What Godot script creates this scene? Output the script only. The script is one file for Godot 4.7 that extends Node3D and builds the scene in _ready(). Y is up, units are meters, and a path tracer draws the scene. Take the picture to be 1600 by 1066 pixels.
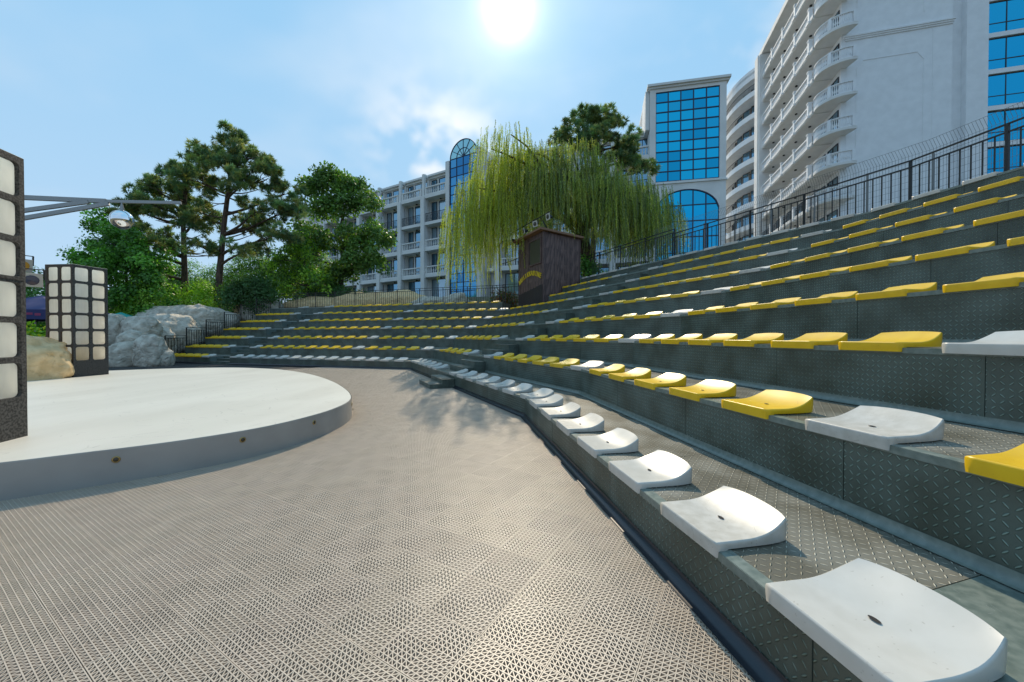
extends Node3D

# ---------------------------------------------------------------- mesh builder
class MB:
	var v := PackedVector3Array()
	var n := PackedVector3Array()
	var t := PackedVector2Array()

	func tri(a: Vector3, b: Vector3, c: Vector3) -> void:
		var nn := (c - a).cross(b - a).normalized()
		for p in [a, b, c]:
			v.append(p)
			n.append(nn)
			t.append(Vector2(p.x, p.z))

	func quad(a: Vector3, b: Vector3, c: Vector3, d: Vector3, off := Vector2.ZERO) -> void:
		var nn := (c - a).cross(b - a).normalized()
		var ux := (d - a).normalized()
		var uy := nn.cross(ux)
		var ps := [a, b, c, a, c, d]
		for p in ps:
			v.append(p)
			n.append(nn)
			t.append(Vector2((p - a).dot(ux), -(p - a).dot(uy)) + off)

	func box(tr: Transform3D, s: Vector3) -> void:
		var h := s * 0.5
		var p := []
		for i in 8:
			p.append(tr * Vector3(h.x if i & 1 else -h.x, h.y if i & 2 else -h.y, h.z if i & 4 else -h.z))
		quad(p[4], p[6], p[7], p[5])
		quad(p[1], p[3], p[2], p[0])
		quad(p[5], p[7], p[3], p[1])
		quad(p[0], p[2], p[6], p[4])
		quad(p[6], p[2], p[3], p[7])
		quad(p[0], p[4], p[5], p[1])

	# box from its corner ranges in the frame tr
	func fb(tr: Transform3D, x0: float, x1: float, y0: float, y1: float, z0: float, z1: float) -> void:
		box(tr * Transform3D(Basis(), Vector3((x0 + x1) / 2, (y0 + y1) / 2, (z0 + z1) / 2)), Vector3(absf(x1 - x0), absf(y1 - y0), absf(z1 - z0)))

	func bar(a: Vector3, b: Vector3, w: float, h := 0.0) -> void:
		var z := (b - a).normalized()
		var up := Vector3.UP if absf(z.y) < 0.95 else Vector3.RIGHT
		var x := up.cross(z).normalized()
		var y := z.cross(x)
		box(Transform3D(Basis(x, y, z), (a + b) / 2), Vector3(w, h if h > 0.0 else w, a.distance_to(b)))

	# a solid over a polygon in plan (world x, z), from y0 up to y1
	func prism(poly: PackedVector2Array, y0: float, y1: float) -> void:
		var area := 0.0
		for i in poly.size():
			area += poly[i].cross(poly[(i + 1) % poly.size()])
		if area < 0.0:
			poly.reverse()
		var ids := Geometry2D.triangulate_polygon(poly)
		for k in range(0, ids.size(), 3):
			var a := poly[ids[k]]
			var b := poly[ids[k + 1]]
			var c := poly[ids[k + 2]]
			if (b - a).cross(c - a) < 0.0:
				var s := b
				b = c
				c = s
			tri(Vector3(a.x, y1, a.y), Vector3(b.x, y1, b.y), Vector3(c.x, y1, c.y))
			tri(Vector3(a.x, y0, a.y), Vector3(c.x, y0, c.y), Vector3(b.x, y0, b.y))
		for i in poly.size():
			var a := poly[i]
			var b := poly[(i + 1) % poly.size()]
			quad(Vector3(b.x, y0, b.y), Vector3(b.x, y1, b.y), Vector3(a.x, y1, a.y), Vector3(a.x, y0, a.y))

	# smooth sheet of nu x nv cells; f(u, v) in 0..1
	func surf(nu: int, nv: int, f: Callable, uvs := Vector2.ONE, flip := false) -> void:
		var P := []
		for j in nv + 1:
			var row := PackedVector3Array()
			for i in nu + 1:
				row.append(f.call(float(i) / nu, float(j) / nv))
			P.append(row)
		var wrap: bool = P[nv / 2][0].distance_to(P[nv / 2][nu]) < 1e-4
		var N := []
		for j in nv + 1:
			var row := PackedVector3Array()
			for i in nu + 1:
				var i0 := i - 1
				var i1 := i + 1
				if wrap:
					i0 = (i - 1 + nu) % nu
					i1 = (i + 1) % nu
				else:
					i0 = maxi(i0, 0)
					i1 = mini(i1, nu)
				var du: Vector3 = P[j][i1] - P[j][i0]
				var dv: Vector3 = P[mini(j + 1, nv)][i] - P[maxi(j - 1, 0)][i]
				var nn := du.cross(dv)
				if nn.length_squared() < 1e-14:
					nn = Vector3.UP if j > nv / 2 else Vector3.DOWN
				row.append(nn.normalized() * (-1.0 if flip else 1.0))
			N.append(row)
		for j in nv:
			for i in nu:
				var q := [[i, j], [i, j + 1], [i + 1, j + 1], [i, j], [i + 1, j + 1], [i + 1, j]]
				if flip:
					q = [[i, j], [i + 1, j + 1], [i, j + 1], [i, j], [i + 1, j], [i + 1, j + 1]]
				for k in q:
					v.append(P[k[1]][k[0]])
					n.append(N[k[1]][k[0]])
					t.append(Vector2(float(k[0]) / nu * uvs.x, float(k[1]) / nv * uvs.y))

	func tube(path: Array, radii: Array, sides := 8, caps := true) -> void:
		var rings := []
		var x := Vector3.ZERO
		for i in path.size():
			var d: Vector3 = (path[mini(i + 1, path.size() - 1)] - path[maxi(i - 1, 0)]).normalized()
			if x == Vector3.ZERO:
				x = d.cross(Vector3.UP if absf(d.y) < 0.9 else Vector3.RIGHT).normalized()
			x = (x - d * x.dot(d)).normalized()
			rings.append([path[i], x, d.cross(x), radii[i]])
		var len := 0.0
		for i in path.size() - 1:
			var A = rings[i]
			var B = rings[i + 1]
			var l2: float = len + A[0].distance_to(B[0])
			for k in sides:
				var q := []
				for e in [[A, k, len], [B, k, l2], [B, k + 1, l2], [A, k, len], [B, k + 1, l2], [A, k + 1, len]]:
					var an: float = TAU * e[1] / sides
					var nn: Vector3 = e[0][1] * cos(an) + e[0][2] * sin(an)
					v.append(e[0][0] + nn * e[0][3])
					n.append(nn)
					t.append(Vector2(an * e[0][3], e[2]))
			len = l2
		if caps:
			for e in [0, path.size() - 1]:
				var A = rings[e]
				for k in sides:
					var a0 := TAU * k / sides
					var a1 := TAU * (k + 1) / sides
					var p0: Vector3 = A[0] + (A[1] * cos(a0) + A[2] * sin(a0)) * A[3]
					var p1: Vector3 = A[0] + (A[1] * cos(a1) + A[2] * sin(a1)) * A[3]
					if e == 0:
						tri(A[0], p0, p1)
					else:
						tri(A[0], p1, p0)

	func lathe(tr: Transform3D, prof: Array, sides := 12) -> void:
		var f := func(u: float, w: float) -> Vector3:
			var k := w * (prof.size() - 1)
			var i := mini(int(k), prof.size() - 2)
			var p: Vector2 = prof[i].lerp(prof[i + 1], k - i)
			return tr * Vector3(cos(u * TAU) * p.x, p.y, -sin(u * TAU) * p.x)
		surf(sides, prof.size() - 1, f)

	func mesh() -> ArrayMesh:
		var a := []
		a.resize(Mesh.ARRAY_MAX)
		a[Mesh.ARRAY_VERTEX] = v
		a[Mesh.ARRAY_NORMAL] = n
		a[Mesh.ARRAY_TEX_UV] = t
		var m := ArrayMesh.new()
		m.add_surface_from_arrays(Mesh.PRIMITIVE_TRIANGLES, a)
		return m

# ---------------------------------------------------------------- naming
var used := {}
var M := {}
var rng := RandomNumberGenerator.new()

func numbered(called: String) -> String:
	var k: int = used.get(called, 0)
	used[called] = k + 1
	return called if k == 0 else "%s_%03d" % [called, k]

func tag(o: Node, label := "", category := "", group := "", kind := "") -> Node:
	if label: o.set_meta("label", label)
	if category: o.set_meta("category", category)
	if group: o.set_meta("group", group)
	if kind: o.set_meta("kind", kind)
	return o

func obj(called: String, m, mat: Material, parent: Node = self, at := Transform3D()) -> MeshInstance3D:
	var o := MeshInstance3D.new()
	o.name = numbered(called) if parent == self else called
	o.mesh = m.mesh() if m is MB else m
	o.material_override = mat
	parent.add_child(o, true)
	o.transform = at
	return o

func thing(called: String, label: String, category: String, at := Transform3D(), group := "") -> Node3D:
	var o := Node3D.new()
	o.name = numbered(called)
	add_child(o, true)
	o.transform = at
	tag(o, label, category, group)
	return o

func W(x: float, y: float, z: float) -> Vector3:   # z counted forwards from where the photographer stood
	return Vector3(x, y, -z)

func lin(r: float, g: float, b: float) -> Color:
	return Color(r, g, b).linear_to_srgb()

# ---------------------------------------------------------------- materials
func noise_image(size: int, freq: float, octaves: int, sd: int, lo: Color, hi: Color, gain := 1.0, type := FastNoiseLite.TYPE_SIMPLEX_SMOOTH, stretch := Vector2i.ONE, ridged := false) -> Image:
	var nz := FastNoiseLite.new()
	nz.seed = sd
	nz.noise_type = type
	nz.frequency = freq
	nz.fractal_octaves = octaves
	if ridged: nz.fractal_type = FastNoiseLite.FRACTAL_RIDGED
	var src := nz.get_seamless_image(size / stretch.x, size / stretch.y)
	src.resize(size, size, Image.INTERPOLATE_CUBIC)
	src.convert(Image.FORMAT_L8)
	var d := src.get_data()
	var lut := []
	for i in 256:
		var c := lo.lerp(hi, clampf((i / 255.0 - 0.5) * gain + 0.5, 0, 1)).linear_to_srgb()
		lut.append([c.r8, c.g8, c.b8])
	var out := PackedByteArray()
	out.resize(size * size * 3)
	for i in d.size():
		var c = lut[d[i]]
		out[i * 3] = c[0]
		out[i * 3 + 1] = c[1]
		out[i * 3 + 2] = c[2]
	return Image.create_from_data(size, size, false, Image.FORMAT_RGB8, out)

func tex(im: Image) -> ImageTexture:
	return ImageTexture.create_from_image(im)

func mat(called: String, c: Color, rough := 0.6, metal := 0.0) -> StandardMaterial3D:
	var m := StandardMaterial3D.new()
	m.resource_name = called
	m.albedo_color = c
	m.roughness = rough
	m.metallic = metal
	M[called] = m
	return m

func tri_tex(m: StandardMaterial3D, t: Texture2D, metres: float) -> void:
	m.albedo_texture = t
	m.albedo_color = Color.WHITE
	m.uv1_triplanar = true
	m.uv1_world_triplanar = true
	m.uv1_scale = Vector3.ONE / metres

func plate_height() -> Image:
	var s := 256
	var im := Image.create(s, s, false, Image.FORMAT_L8)
	var bars := []
	for o in [Vector2(0.25, 0.25), Vector2(0.75, 0.75)]:
		bars.append([o, Vector2(1, 1).normalized()])
	for o in [Vector2(0.75, 0.25), Vector2(0.25, 0.75)]:
		bars.append([o, Vector2(1, -1).normalized()])
	for y in s:
		for x in s:
			var p := Vector2(x + 0.5, y + 0.5) / s
			var h := 0.0
			for b in bars:
				var d: Vector2 = p - b[0]
				d = Vector2(wrapf(d.x, -0.5, 0.5), wrapf(d.y, -0.5, 0.5))
				var al: float = absf(d.dot(b[1])) / 0.19
				var ac: float = absf(d.cross(b[1])) / (0.066 * sqrt(maxf(0.0, 1.0 - al * al)) + 1e-5)
				if al < 1.0 and ac < 1.0:
					h = maxf(h, pow(1.0 - ac * ac, 0.5))
			im.set_pixel(x, y, Color(h, h, h))
	return im

# small stains and scratches laid over a picture
func marks(im: Image, count: int, sd: int, c: Color, strength: float, scratch := 0.3) -> Image:
	var r := RandomNumberGenerator.new()
	r.seed = sd
	var s := im.get_width()
	for k in count:
		var p := Vector2(r.randf() * s, r.randf() * s)
		var d := Vector2.from_angle(r.randf() * TAU)
		var n := r.randi_range(6, 26) if r.randf() < scratch else r.randi_range(1, 3)
		var a := strength * r.randf_range(0.25, 1.0)
		for i in n:
			var x := posmod(int(p.x), s)
			var y := posmod(int(p.y), s)
			im.set_pixel(x, y, im.get_pixel(x, y).lerp(c, a))
			p += d
			d = d.rotated(r.randf_range(-0.15, 0.15))
	return im

func make_materials() -> void:
	var grime := tex(marks(noise_image(512, 0.008, 6, 11, Color(0.55, 0.53, 0.47), Color(1, 1, 1), 2.2), 500, 5, Color(0.9, 0.9, 0.9), 0.5, 0.6))
	var ph := plate_height()
	var plate := tex(ph)
	var wi := Image.create(256, 256, false, Image.FORMAT_RGB8)
	for wy in 256:
		for wx in 256:
			var hv := 0.62 + 0.38 * smoothstep(0.25, 0.85, ph.get_pixel(wx, wy).r)  # raised bars lightened: some wear, and sky glint on the relief painted in
			wi.set_pixel(wx, wy, Color(hv, hv, hv))
	var worn_and_glint := tex(wi)
	for k in [["plate_riser", lin(0.27, 0.35, 0.295), 0.36], ["plate_tread_glare", lin(0.62, 0.60, 0.50), 0.38], ["plate_riser_dull", lin(0.29, 0.37, 0.315), 0.42]]:  # tread is the risers' plate with the sun glare put into its colour
		var m := mat(k[0], k[1], k[2])
		m.heightmap_enabled = true
		m.heightmap_texture = plate
		m.heightmap_scale = 1.1
		m.albedo_texture = worn_and_glint
		m.uv1_scale = Vector3(1 / 0.072, 1 / 0.072, 1)
		m.detail_enabled = true
		m.detail_albedo = grime
		m.detail_blend_mode = BaseMaterial3D.BLEND_MODE_MUL
		m.detail_uv_layer = BaseMaterial3D.DETAIL_UV_2
		m.uv2_triplanar = true
		m.uv2_world_triplanar = true
		m.uv2_scale = Vector3.ONE / 2.3
	var body := mat("green_paint", lin(0.13, 0.165, 0.152), 0.5)
	var trim := mat("trim_paint", Color.WHITE, 0.3)
	tri_tex(trim, tex(marks(noise_image(512, 0.03, 6, 23, Color(0.125, 0.160, 0.14), Color(0.20, 0.235, 0.205), 2.0), 300, 9, Color(0.62, 0.63, 0.62), 0.8, 0.7)), 0.9)
	mat("black_rubber", lin(0.016, 0.019, 0.026), 0.26)
	# seats
	var spots := noise_image(512, 0.02, 4, 5, Color(0.545, 0.525, 0.475), Color(0.59, 0.57, 0.52), 2.0)
	var w1 := mat("white_plastic", Color.WHITE, 0.3)
	tri_tex(w1, tex(marks(spots, 330, 1, Color(0.34, 0.29, 0.22), 0.4, 0.03)), 1.35)
	var w2 := mat("white_plastic_dull", Color.WHITE, 0.42)
	tri_tex(w2, tex(marks(noise_image(512, 0.03, 5, 8, Color(0.47, 0.445, 0.39), Color(0.57, 0.545, 0.495), 1.7), 700, 2, Color(0.32, 0.28, 0.22), 0.45, 0.04)), 1.15)
	var y1 := mat("yellow_plastic", Color.WHITE, 0.36)
	tri_tex(y1, tex(marks(noise_image(512, 0.015, 5, 6, Color(0.76, 0.455, 0.004), Color(0.84, 0.52, 0.006), 1.8), 400, 3, Color(0.42, 0.30, 0.10), 0.4, 0.03)), 1.35)
	var y2 := mat("yellow_plastic_faded", Color.WHITE, 0.42)
	tri_tex(y2, tex(marks(noise_image(512, 0.02, 5, 7, Color(0.70, 0.43, 0.012), Color(0.82, 0.53, 0.018), 1.8), 700, 4, Color(0.62, 0.50, 0.26), 0.45, 0.05)), 1.15)
	mat("hole_dark", lin(0.02, 0.018, 0.016), 0.9)
	# floor tiles
	var tl := mat("tile_plastic", Color.WHITE, 0.46)
	tri_tex(tl, tex(noise_image(512, 0.012, 5, 3, Color(0.45, 0.375, 0.295), Color(0.54, 0.455, 0.365), 1.2)), 1.9)
	var tl2 := mat("tile_plastic_grey", Color.WHITE, 0.5)
	tri_tex(tl2, tex(noise_image(512, 0.012, 5, 4, Color(0.44, 0.365, 0.29), Color(0.53, 0.445, 0.36), 1.2)), 1.7)
	var asph := mat("asphalt", Color.WHITE, 0.9)
	tri_tex(asph, tex(noise_image(512, 0.05, 4, 9, Color(0.025, 0.022, 0.020), Color(0.05, 0.045, 0.04), 1.5)), 1.5)
	var soil := mat("soil", Color.WHITE, 0.95)
	tri_tex(soil, tex(noise_image(512, 0.02, 5, 10, Color(0.05, 0.07, 0.022), Color(0.17, 0.13, 0.08), 2.0)), 6.0)
	# stage
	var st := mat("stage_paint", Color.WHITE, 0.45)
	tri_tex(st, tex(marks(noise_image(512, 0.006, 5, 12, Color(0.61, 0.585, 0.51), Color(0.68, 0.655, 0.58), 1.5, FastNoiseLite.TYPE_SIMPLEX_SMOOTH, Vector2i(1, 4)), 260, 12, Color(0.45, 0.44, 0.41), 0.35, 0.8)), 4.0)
	var ss := mat("stage_side_shaded", Color.WHITE, 0.55)  # darker than the deck: the shade on the side is put into the colour
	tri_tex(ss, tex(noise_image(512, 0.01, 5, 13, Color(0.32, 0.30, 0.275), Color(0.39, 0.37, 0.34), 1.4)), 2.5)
	mat("brass", lin(0.42, 0.30, 0.12), 0.4, 0.9)
	mat("lens_dark", lin(0.05, 0.045, 0.03), 0.2)
	# pylons
	var pf := mat("speckled_black", Color.WHITE, 0.75)
	tri_tex(pf, tex(noise_image(512, 0.10, 3, 14, Color(0.010, 0.010, 0.010), Color(0.085, 0.08, 0.074), 3.0)), 1.5)
	var pb := mat("speckled_brown", Color.WHITE, 0.75)
	tri_tex(pb, tex(noise_image(512, 0.14, 3, 15, Color(0.02, 0.014, 0.010), Color(0.10, 0.07, 0.05), 2.2)), 0.8)
	var pp := mat("milky_panel", Color.WHITE, 0.4)
	tri_tex(pp, tex(noise_image(256, 0.02, 3, 16, Color(0.88, 0.88, 0.86), Color(0.95, 0.95, 0.93), 1.4, FastNoiseLite.TYPE_SIMPLEX_SMOOTH, Vector2i(1, 4))), 0.5)
	pp.backlight_enabled = true
	pp.backlight = Color(1.5, 1.5, 1.48)
	mat("galvanised", lin(0.30, 0.31, 0.31), 0.45, 0.5)
	mat("mirror", lin(0.92, 0.92, 0.92), 0.03, 1.0)
	mat("black_metal", lin(0.014, 0.015, 0.016), 0.45)
	mat("grey_wire", lin(0.20, 0.21, 0.215), 0.5, 0.3)
	mat("lamp_body", lin(0.45, 0.43, 0.38), 0.5)
	mat("lamp_glass", lin(0.04, 0.045, 0.08), 0.08)
	mat("amber_glass", lin(0.55, 0.27, 0.03), 0.15)
	# rock
	var rk := mat("grey_rock", Color.WHITE, 0.85)
	var rim := noise_image(512, 0.012, 6, 17, Color(0.38, 0.335, 0.265), Color(0.68, 0.615, 0.51), 1.8)
	tri_tex(rk, tex(rim), 2.2)
	rk.heightmap_enabled = true
	rk.heightmap_texture = tex(noise_image(512, 0.009, 5, 18, Color.WHITE, Color.BLACK, 1.3, FastNoiseLite.TYPE_SIMPLEX_SMOOTH, Vector2i.ONE, true))
	rk.heightmap_scale = 6.0
	var rt := mat("tan_rock", Color.WHITE, 0.85)
	tri_tex(rt, tex(noise_image(512, 0.012, 6, 19, Color(0.60, 0.41, 0.20), Color(0.86, 0.62, 0.34), 1.8)), 1.6)
	rt.heightmap_enabled = true
	rt.heightmap_texture = rk.heightmap_texture
	rt.heightmap_scale = 3.0
	# buildings
	var wl := mat("white_render", Color.WHITE, 0.8)
	tri_tex(wl, tex(noise_image(512, 0.006, 5, 20, Color(0.66, 0.655, 0.64), Color(0.78, 0.775, 0.76), 1.4)), 7.0)
	var wt := mat("bright_render", Color.WHITE, 0.75)
	tri_tex(wt, tex(noise_image(512, 0.01, 5, 21, Color(0.76, 0.77, 0.785), Color(0.84, 0.85, 0.865), 1.4)), 5.0)
	mat("recess_wall_shaded", lin(0.30, 0.265, 0.23), 0.8)  # pale render darkened: the shade between the curved slabs is in its colour
	mat("panel_line", lin(0.40, 0.41, 0.43), 0.8)
	for k in 3:
		mat("blue_glass_%d" % k, lin([0.015, 0.012, 0.02][k], [0.42, 0.31, 0.37][k], [0.68, 0.54, 0.60][k]), [0.04, 0.06, 0.09][k], 1.0)
	mat("mullion", lin(0.012, 0.018, 0.06), 0.4)
	mat("dark_glass", lin(0.20, 0.36, 0.48), 0.06, 0.9)
	mat("bay_glass", lin(0.09, 0.30, 0.50), 0.05, 1.0)
	mat("bay_glass_dark", lin(0.05, 0.20, 0.38), 0.07, 1.0)
	mat("curtain_glass", lin(0.40, 0.52, 0.60), 0.1, 0.6)
	mat("dark_frame", lin(0.03, 0.03, 0.035), 0.5)
	mat("sky_glass", lin(0.35, 0.62, 0.66), 0.06, 0.8)
	# wood
	for k in 4:
		var wd := mat("plank_%d" % k, Color.WHITE, 0.65)
		var b: float = [1.15, 1.0, 1.3, 1.08][k]
		tri_tex(wd, tex(noise_image(256, 0.03, 4, 30 + k, Color(0.05, 0.030, 0.028) * b, Color(0.16, 0.10, 0.088) * b, 1.7, FastNoiseLite.TYPE_SIMPLEX_SMOOTH, Vector2i(1, 8))), 0.7)
	mat("roof_board", lin(0.22, 0.12, 0.07), 0.7)
	mat("yellow_letter", lin(0.75, 0.52, 0.02), 0.5)
	var bk := mat("pine_bark", Color.WHITE, 0.9)
	tri_tex(bk, tex(noise_image(256, 0.03, 5, 40, Color(0.025, 0.018, 0.014), Color(0.13, 0.085, 0.06), 1.8, FastNoiseLite.TYPE_SIMPLEX_SMOOTH, Vector2i(1, 4))), 1.2)
	var bg := mat("grey_bark", Color.WHITE, 0.9)
	tri_tex(bg, tex(noise_image(256, 0.03, 5, 41, Color(0.04, 0.034, 0.028), Color(0.16, 0.135, 0.11), 1.8, FastNoiseLite.TYPE_SIMPLEX_SMOOTH, Vector2i(1, 4))), 1.2)
	for k in [["needle", 0.35, lin(0.72, 0.74, 0.40)], ["leaf", 0.42, lin(0.82, 0.95, 0.28)], ["willow_leaf", 0.5, lin(0.95, 1.0, 0.36)]]:
		var m := mat(k[0], Color.WHITE, 0.5)
		m.vertex_color_use_as_albedo = true
		m.backlight_enabled = true
		m.backlight = k[2]
	mat("navy_cloth", lin(0.035, 0.04, 0.13), 0.8)
	mat("pink_print", lin(0.32, 0.05, 0.12), 0.8)
	mat("turquoise_cloth", lin(0.05, 0.42, 0.36), 0.8)
	mat("green_cloth", lin(0.06, 0.30, 0.17), 0.8)

# ---------------------------------------------------------------- the amphitheatre's plan (x to the right, z forwards)
const AB := -72.6705
const AC := -24.8133
const AD := -9.2716
var dB := Vector2(sin(deg_to_rad(AB)), cos(deg_to_rad(AB)))
var dC := Vector2(sin(deg_to_rad(AC)), cos(deg_to_rad(AC)))
var dD := Vector2(sin(deg_to_rad(AD)), cos(deg_to_rad(AD)))
var nB := Vector2(0.2979, 0.9546)
var nC := Vector2(dC.y, -dC.x)
var nD := Vector2(dD.y, -dD.x)
const BC1 := Vector2(-3.824, 14.70)
const CD1 := Vector2(0.202, 5.992)
const OFF := [0.0, 0.0, 0.938, 1.913, 2.886, 3.86, 4.834, 5.807, 6.778, 7.749, 8.75]
const HGT := [0.0, 0.311, 0.725, 1.170, 1.636, 2.091, 2.545, 2.999, 3.464, 3.925]
const ORD := ["zero", "first", "second", "third", "fourth", "fifth", "sixth", "seventh", "eighth", "ninth", "tenth", "eleventh", "twelfth", "thirteenth", "fourteenth", "fifteenth", "sixteenth", "seventeenth", "eighteenth", "nineteenth", "twentieth", "twenty-first", "twenty-second", "twenty-third", "twenty-fourth"]

func cross_lines(p: Vector2, d: Vector2, q: Vector2, e: Vector2) -> Vector2:
	return p + d * ((q - p).cross(e) / d.cross(e))

func bc(n: int) -> Vector2:
	return cross_lines(BC1 + nB * OFF[n], dB, BC1 + nC * OFF[n], dC)

func cd(n: int) -> Vector2:
	return cross_lines(BC1 + nC * OFF[n], dC, CD1 + nD * OFF[n], dD)

func on_b(n: int, s: float) -> Vector2:
	return bc(n) + dB * s

func on_c(n: int, s: float) -> Vector2:      # from the right-hand corner, going away
	return cd(n) + dC * s

func P3(p: Vector2, y: float) -> Vector3:
	return Vector3(p.x, y, -p.y)

func plan(ps: Array) -> PackedVector2Array:
	var o := PackedVector2Array()
	for p in ps:
		o.append(Vector2(p.x, -p.y))
	return o

var terrace: Node3D

# one straight stretch of one row: riser sheets, tread sheets, nosing, foot strip and the mass behind
func stretch(n: int, p0: Vector2, p1: Vector2, q0: Vector2, q1: Vector2, nrm: Vector2, count_from := 0.0) -> void:
	var d := (p1 - p0).normalized()
	var ln := p0.distance_to(p1)
	var y0: float = HGT[n - 1]
	var y1: float = HGT[n]
	var ks := maxi(1, int(round(ln / 1.5)))
	var g := 0.0022
	for k in ks:
		var a := p0.lerp(p1, float(k) / ks)
		var b := p0.lerp(p1, float(k + 1) / ks)
		var e := q0.lerp(q1, float(k) / ks)
		var f := q0.lerp(q1, float(k + 1) / ks)
		if k > 0:
			a += d * g
			e += d * g
		if k < ks - 1:
			b -= d * g
			f -= d * g
		var st := rng.randf_range(-0.0012, 0.0012)
		var m := MB.new()
		var o := nrm * st
		m.quad(P3(a + o, y0), P3(a + o, y1 - 0.001), P3(b + o, y1 - 0.001), P3(b + o, y0), Vector2(rng.randf(), rng.randf()))
		m.quad(P3(b + o, y0), P3(b + o, y1 - 0.001), P3(b + o + nrm * 0.006, y1 - 0.001), P3(b + o + nrm * 0.006, y0))
		m.quad(P3(a + o + nrm * 0.006, y0), P3(a + o + nrm * 0.006, y1 - 0.001), P3(a + o, y1 - 0.001), P3(a + o, y0))
		obj("riser_sheet", m, M["plate_riser" if (k + n) % 3 else "plate_riser_dull"], terrace)
		var t := MB.new()
		t.quad(P3(a, y1), P3(e, y1), P3(f, y1), P3(b, y1), Vector2(rng.randf(), rng.randf()))
		t.quad(P3(b, y1 - 0.006), P3(b, y1), P3(f, y1), P3(f, y1 - 0.006))
		t.quad(P3(e, y1 - 0.006), P3(e, y1), P3(a, y1), P3(a, y1 - 0.006))
		obj("tread_sheet", t, M["trim_paint" if n == 1 and nrm == nD and a.lerp(b, 0.5).y < 0.9 and a.lerp(b, 0.5).y > -0.8 else "plate_tread_glare"], terrace)
	var w := MB.new()
	w.prism(plan([p0 - nrm * 0.006, p1 - nrm * 0.006, p1 + nrm * 0.055, p0 + nrm * 0.055]), y1 - 0.004, y1 + 0.003)
	w.prism(plan([p0 - nrm * 0.0085, p1 - nrm * 0.0085, p1 - nrm * 0.0035, p0 - nrm * 0.0035]), y1 - 0.035, y1 + 0.001)
	obj("nosing", w, M["trim_paint"], terrace)
	var z := MB.new()
	var zh := 0.055
	var zw := 0.075 if n == 1 else 0.04
	var cove := func(u: float, w: float) -> Vector3:
		var a := w * PI / 2
		return P3(p0.lerp(p1, u) - nrm * (zw * (1.0 - 0.92 * sin(a))), y0 + 0.003 + zh * (1.0 - 0.95 * cos(a)))
	z.surf(1, 6, cove)
	obj("foot_strip", z, M["black_rubber"] if n == 1 else M["trim_paint"], terrace)
	var y := MB.new()
	y.prism(plan([p0 + nrm * 0.009, p1 + nrm * 0.009, q1 + nrm * (0.4 + 0.004 * n), q0 + nrm * (0.4 + 0.004 * n)]), -0.04 if n < 3 else HGT[n - 2] - 0.05, y1 - 0.0065)
	obj("bank", y, M["green_paint"], terrace)

const A_L := [0, 13.71, 14.11, 14.57, 15.01, 15.46, 15.91, 16.3]
const A_R := [0, 10.59, 10.98, 11.44, 11.87, 12.29, 12.70, 12.9]
const B_S := [0, 9.36, 9.76, 10.22, 10.70, 11.12, 11.55, 12.08]
const STEP_R := [0, 3.80, 4.30, 4.43, 4.72, 4.90, 5.07, 5.2, 5.35, 5.5]

func step_block(called: String, p0: Vector2, p1: Vector2, nrm: Vector2, back: float, deep: float, y0: float, y1: float, parent: Node) -> void:
	var m := MB.new()
	m.prism(plan([p0 - nrm * (deep + back), p1 - nrm * (deep + back), p1 - nrm * back, p0 - nrm * back]), y0, y1)
	obj(called, m, M["plate_riser"], parent)
	var c := MB.new()
	c.prism(plan([p0 - nrm * (deep + back + 0.006), p1 - nrm * (deep + back + 0.006), p1 - nrm * back, p0 - nrm * back]), y1 + 0.0005, y1 + 0.006)
	obj("step_tread", c, M["plate_tread_glare"], parent)

func build_terrace() -> void:
	terrace = thing("seating_terrace", "dark green diamond plate grandstand of nine curving steps around the stage", "grandstand")
	for n in range(1, 10):
		var nn := n + 1
		if n <= 6:
			stretch(n, on_b(n, A_L[n]), on_b(n, A_R[n]), on_b(n, A_L[n]) + nB * (OFF[nn] - OFF[n]), on_b(n, A_R[n]) + nB * (OFF[nn] - OFF[n]), nB)
			stretch(n, on_b(n, B_S[n]), bc(n), on_b(n, B_S[n]) + nB * (OFF[nn] - OFF[n]), bc(nn), nB)
			# the stair cut through the left block
			var a := on_b(n, A_R[n])
			var b := on_b(n, B_S[n])
			var dh: float = (HGT[n] - HGT[n - 1]) / 3.0
			step_block("stair_step", a, b, nB, -0.31, 0.31, HGT[n - 1] - 0.1, HGT[n - 1] + dh, terrace)
			step_block("stair_step", a, b, nB, -0.62, 0.31, HGT[n - 1] - 0.1, HGT[n - 1] + dh * 2, terrace)
			var wide: float = OFF[nn] - OFF[n]
			step_block("stair_step", a, b, nB, -wide - 0.5, wide + 0.5 - 0.62, HGT[n - 1] - 0.1, HGT[n] - 0.006, terrace)
		elif n == 7:
			stretch(n, on_b(n, A_L[n]), on_b(n, 0.9), on_b(n, A_L[n]) + nB, on_b(n, 0.9) + nB, nB)
		if n <= 6:
			stretch(n, bc(n), cd(n), bc(nn), cd(nn), nC)
		else:
			var s: Vector2 = bc(n) - dC * [2.93, 2.9, 3.4][n - 7]
			stretch(n, s, cd(n), s + nC * (OFF[nn] - OFF[n]), cd(nn), nC)
		var ld := (cd(n).y + 3.5) / dD.y
		stretch(n, cd(n), cd(n) - dD * ld, cd(nn), cd(nn) - dD * ld, nD)
		# the step boxes that stand in the gangway of the right part
		var dh2: float = (HGT[n] - HGT[n - 1]) / 3.0
		var r := on_c(n, STEP_R[n])
		var l := on_c(n, STEP_R[n] + 1.22)
		step_block("step_box", l, r, nC, 0.31, 0.31, HGT[n - 1] + 0.004, HGT[n - 1] + dh2, terrace)
		step_block("step_box", l, r, nC, 0.007, 0.303, HGT[n - 1] + 0.004, HGT[n - 1] + dh2 * 2, terrace)

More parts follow.
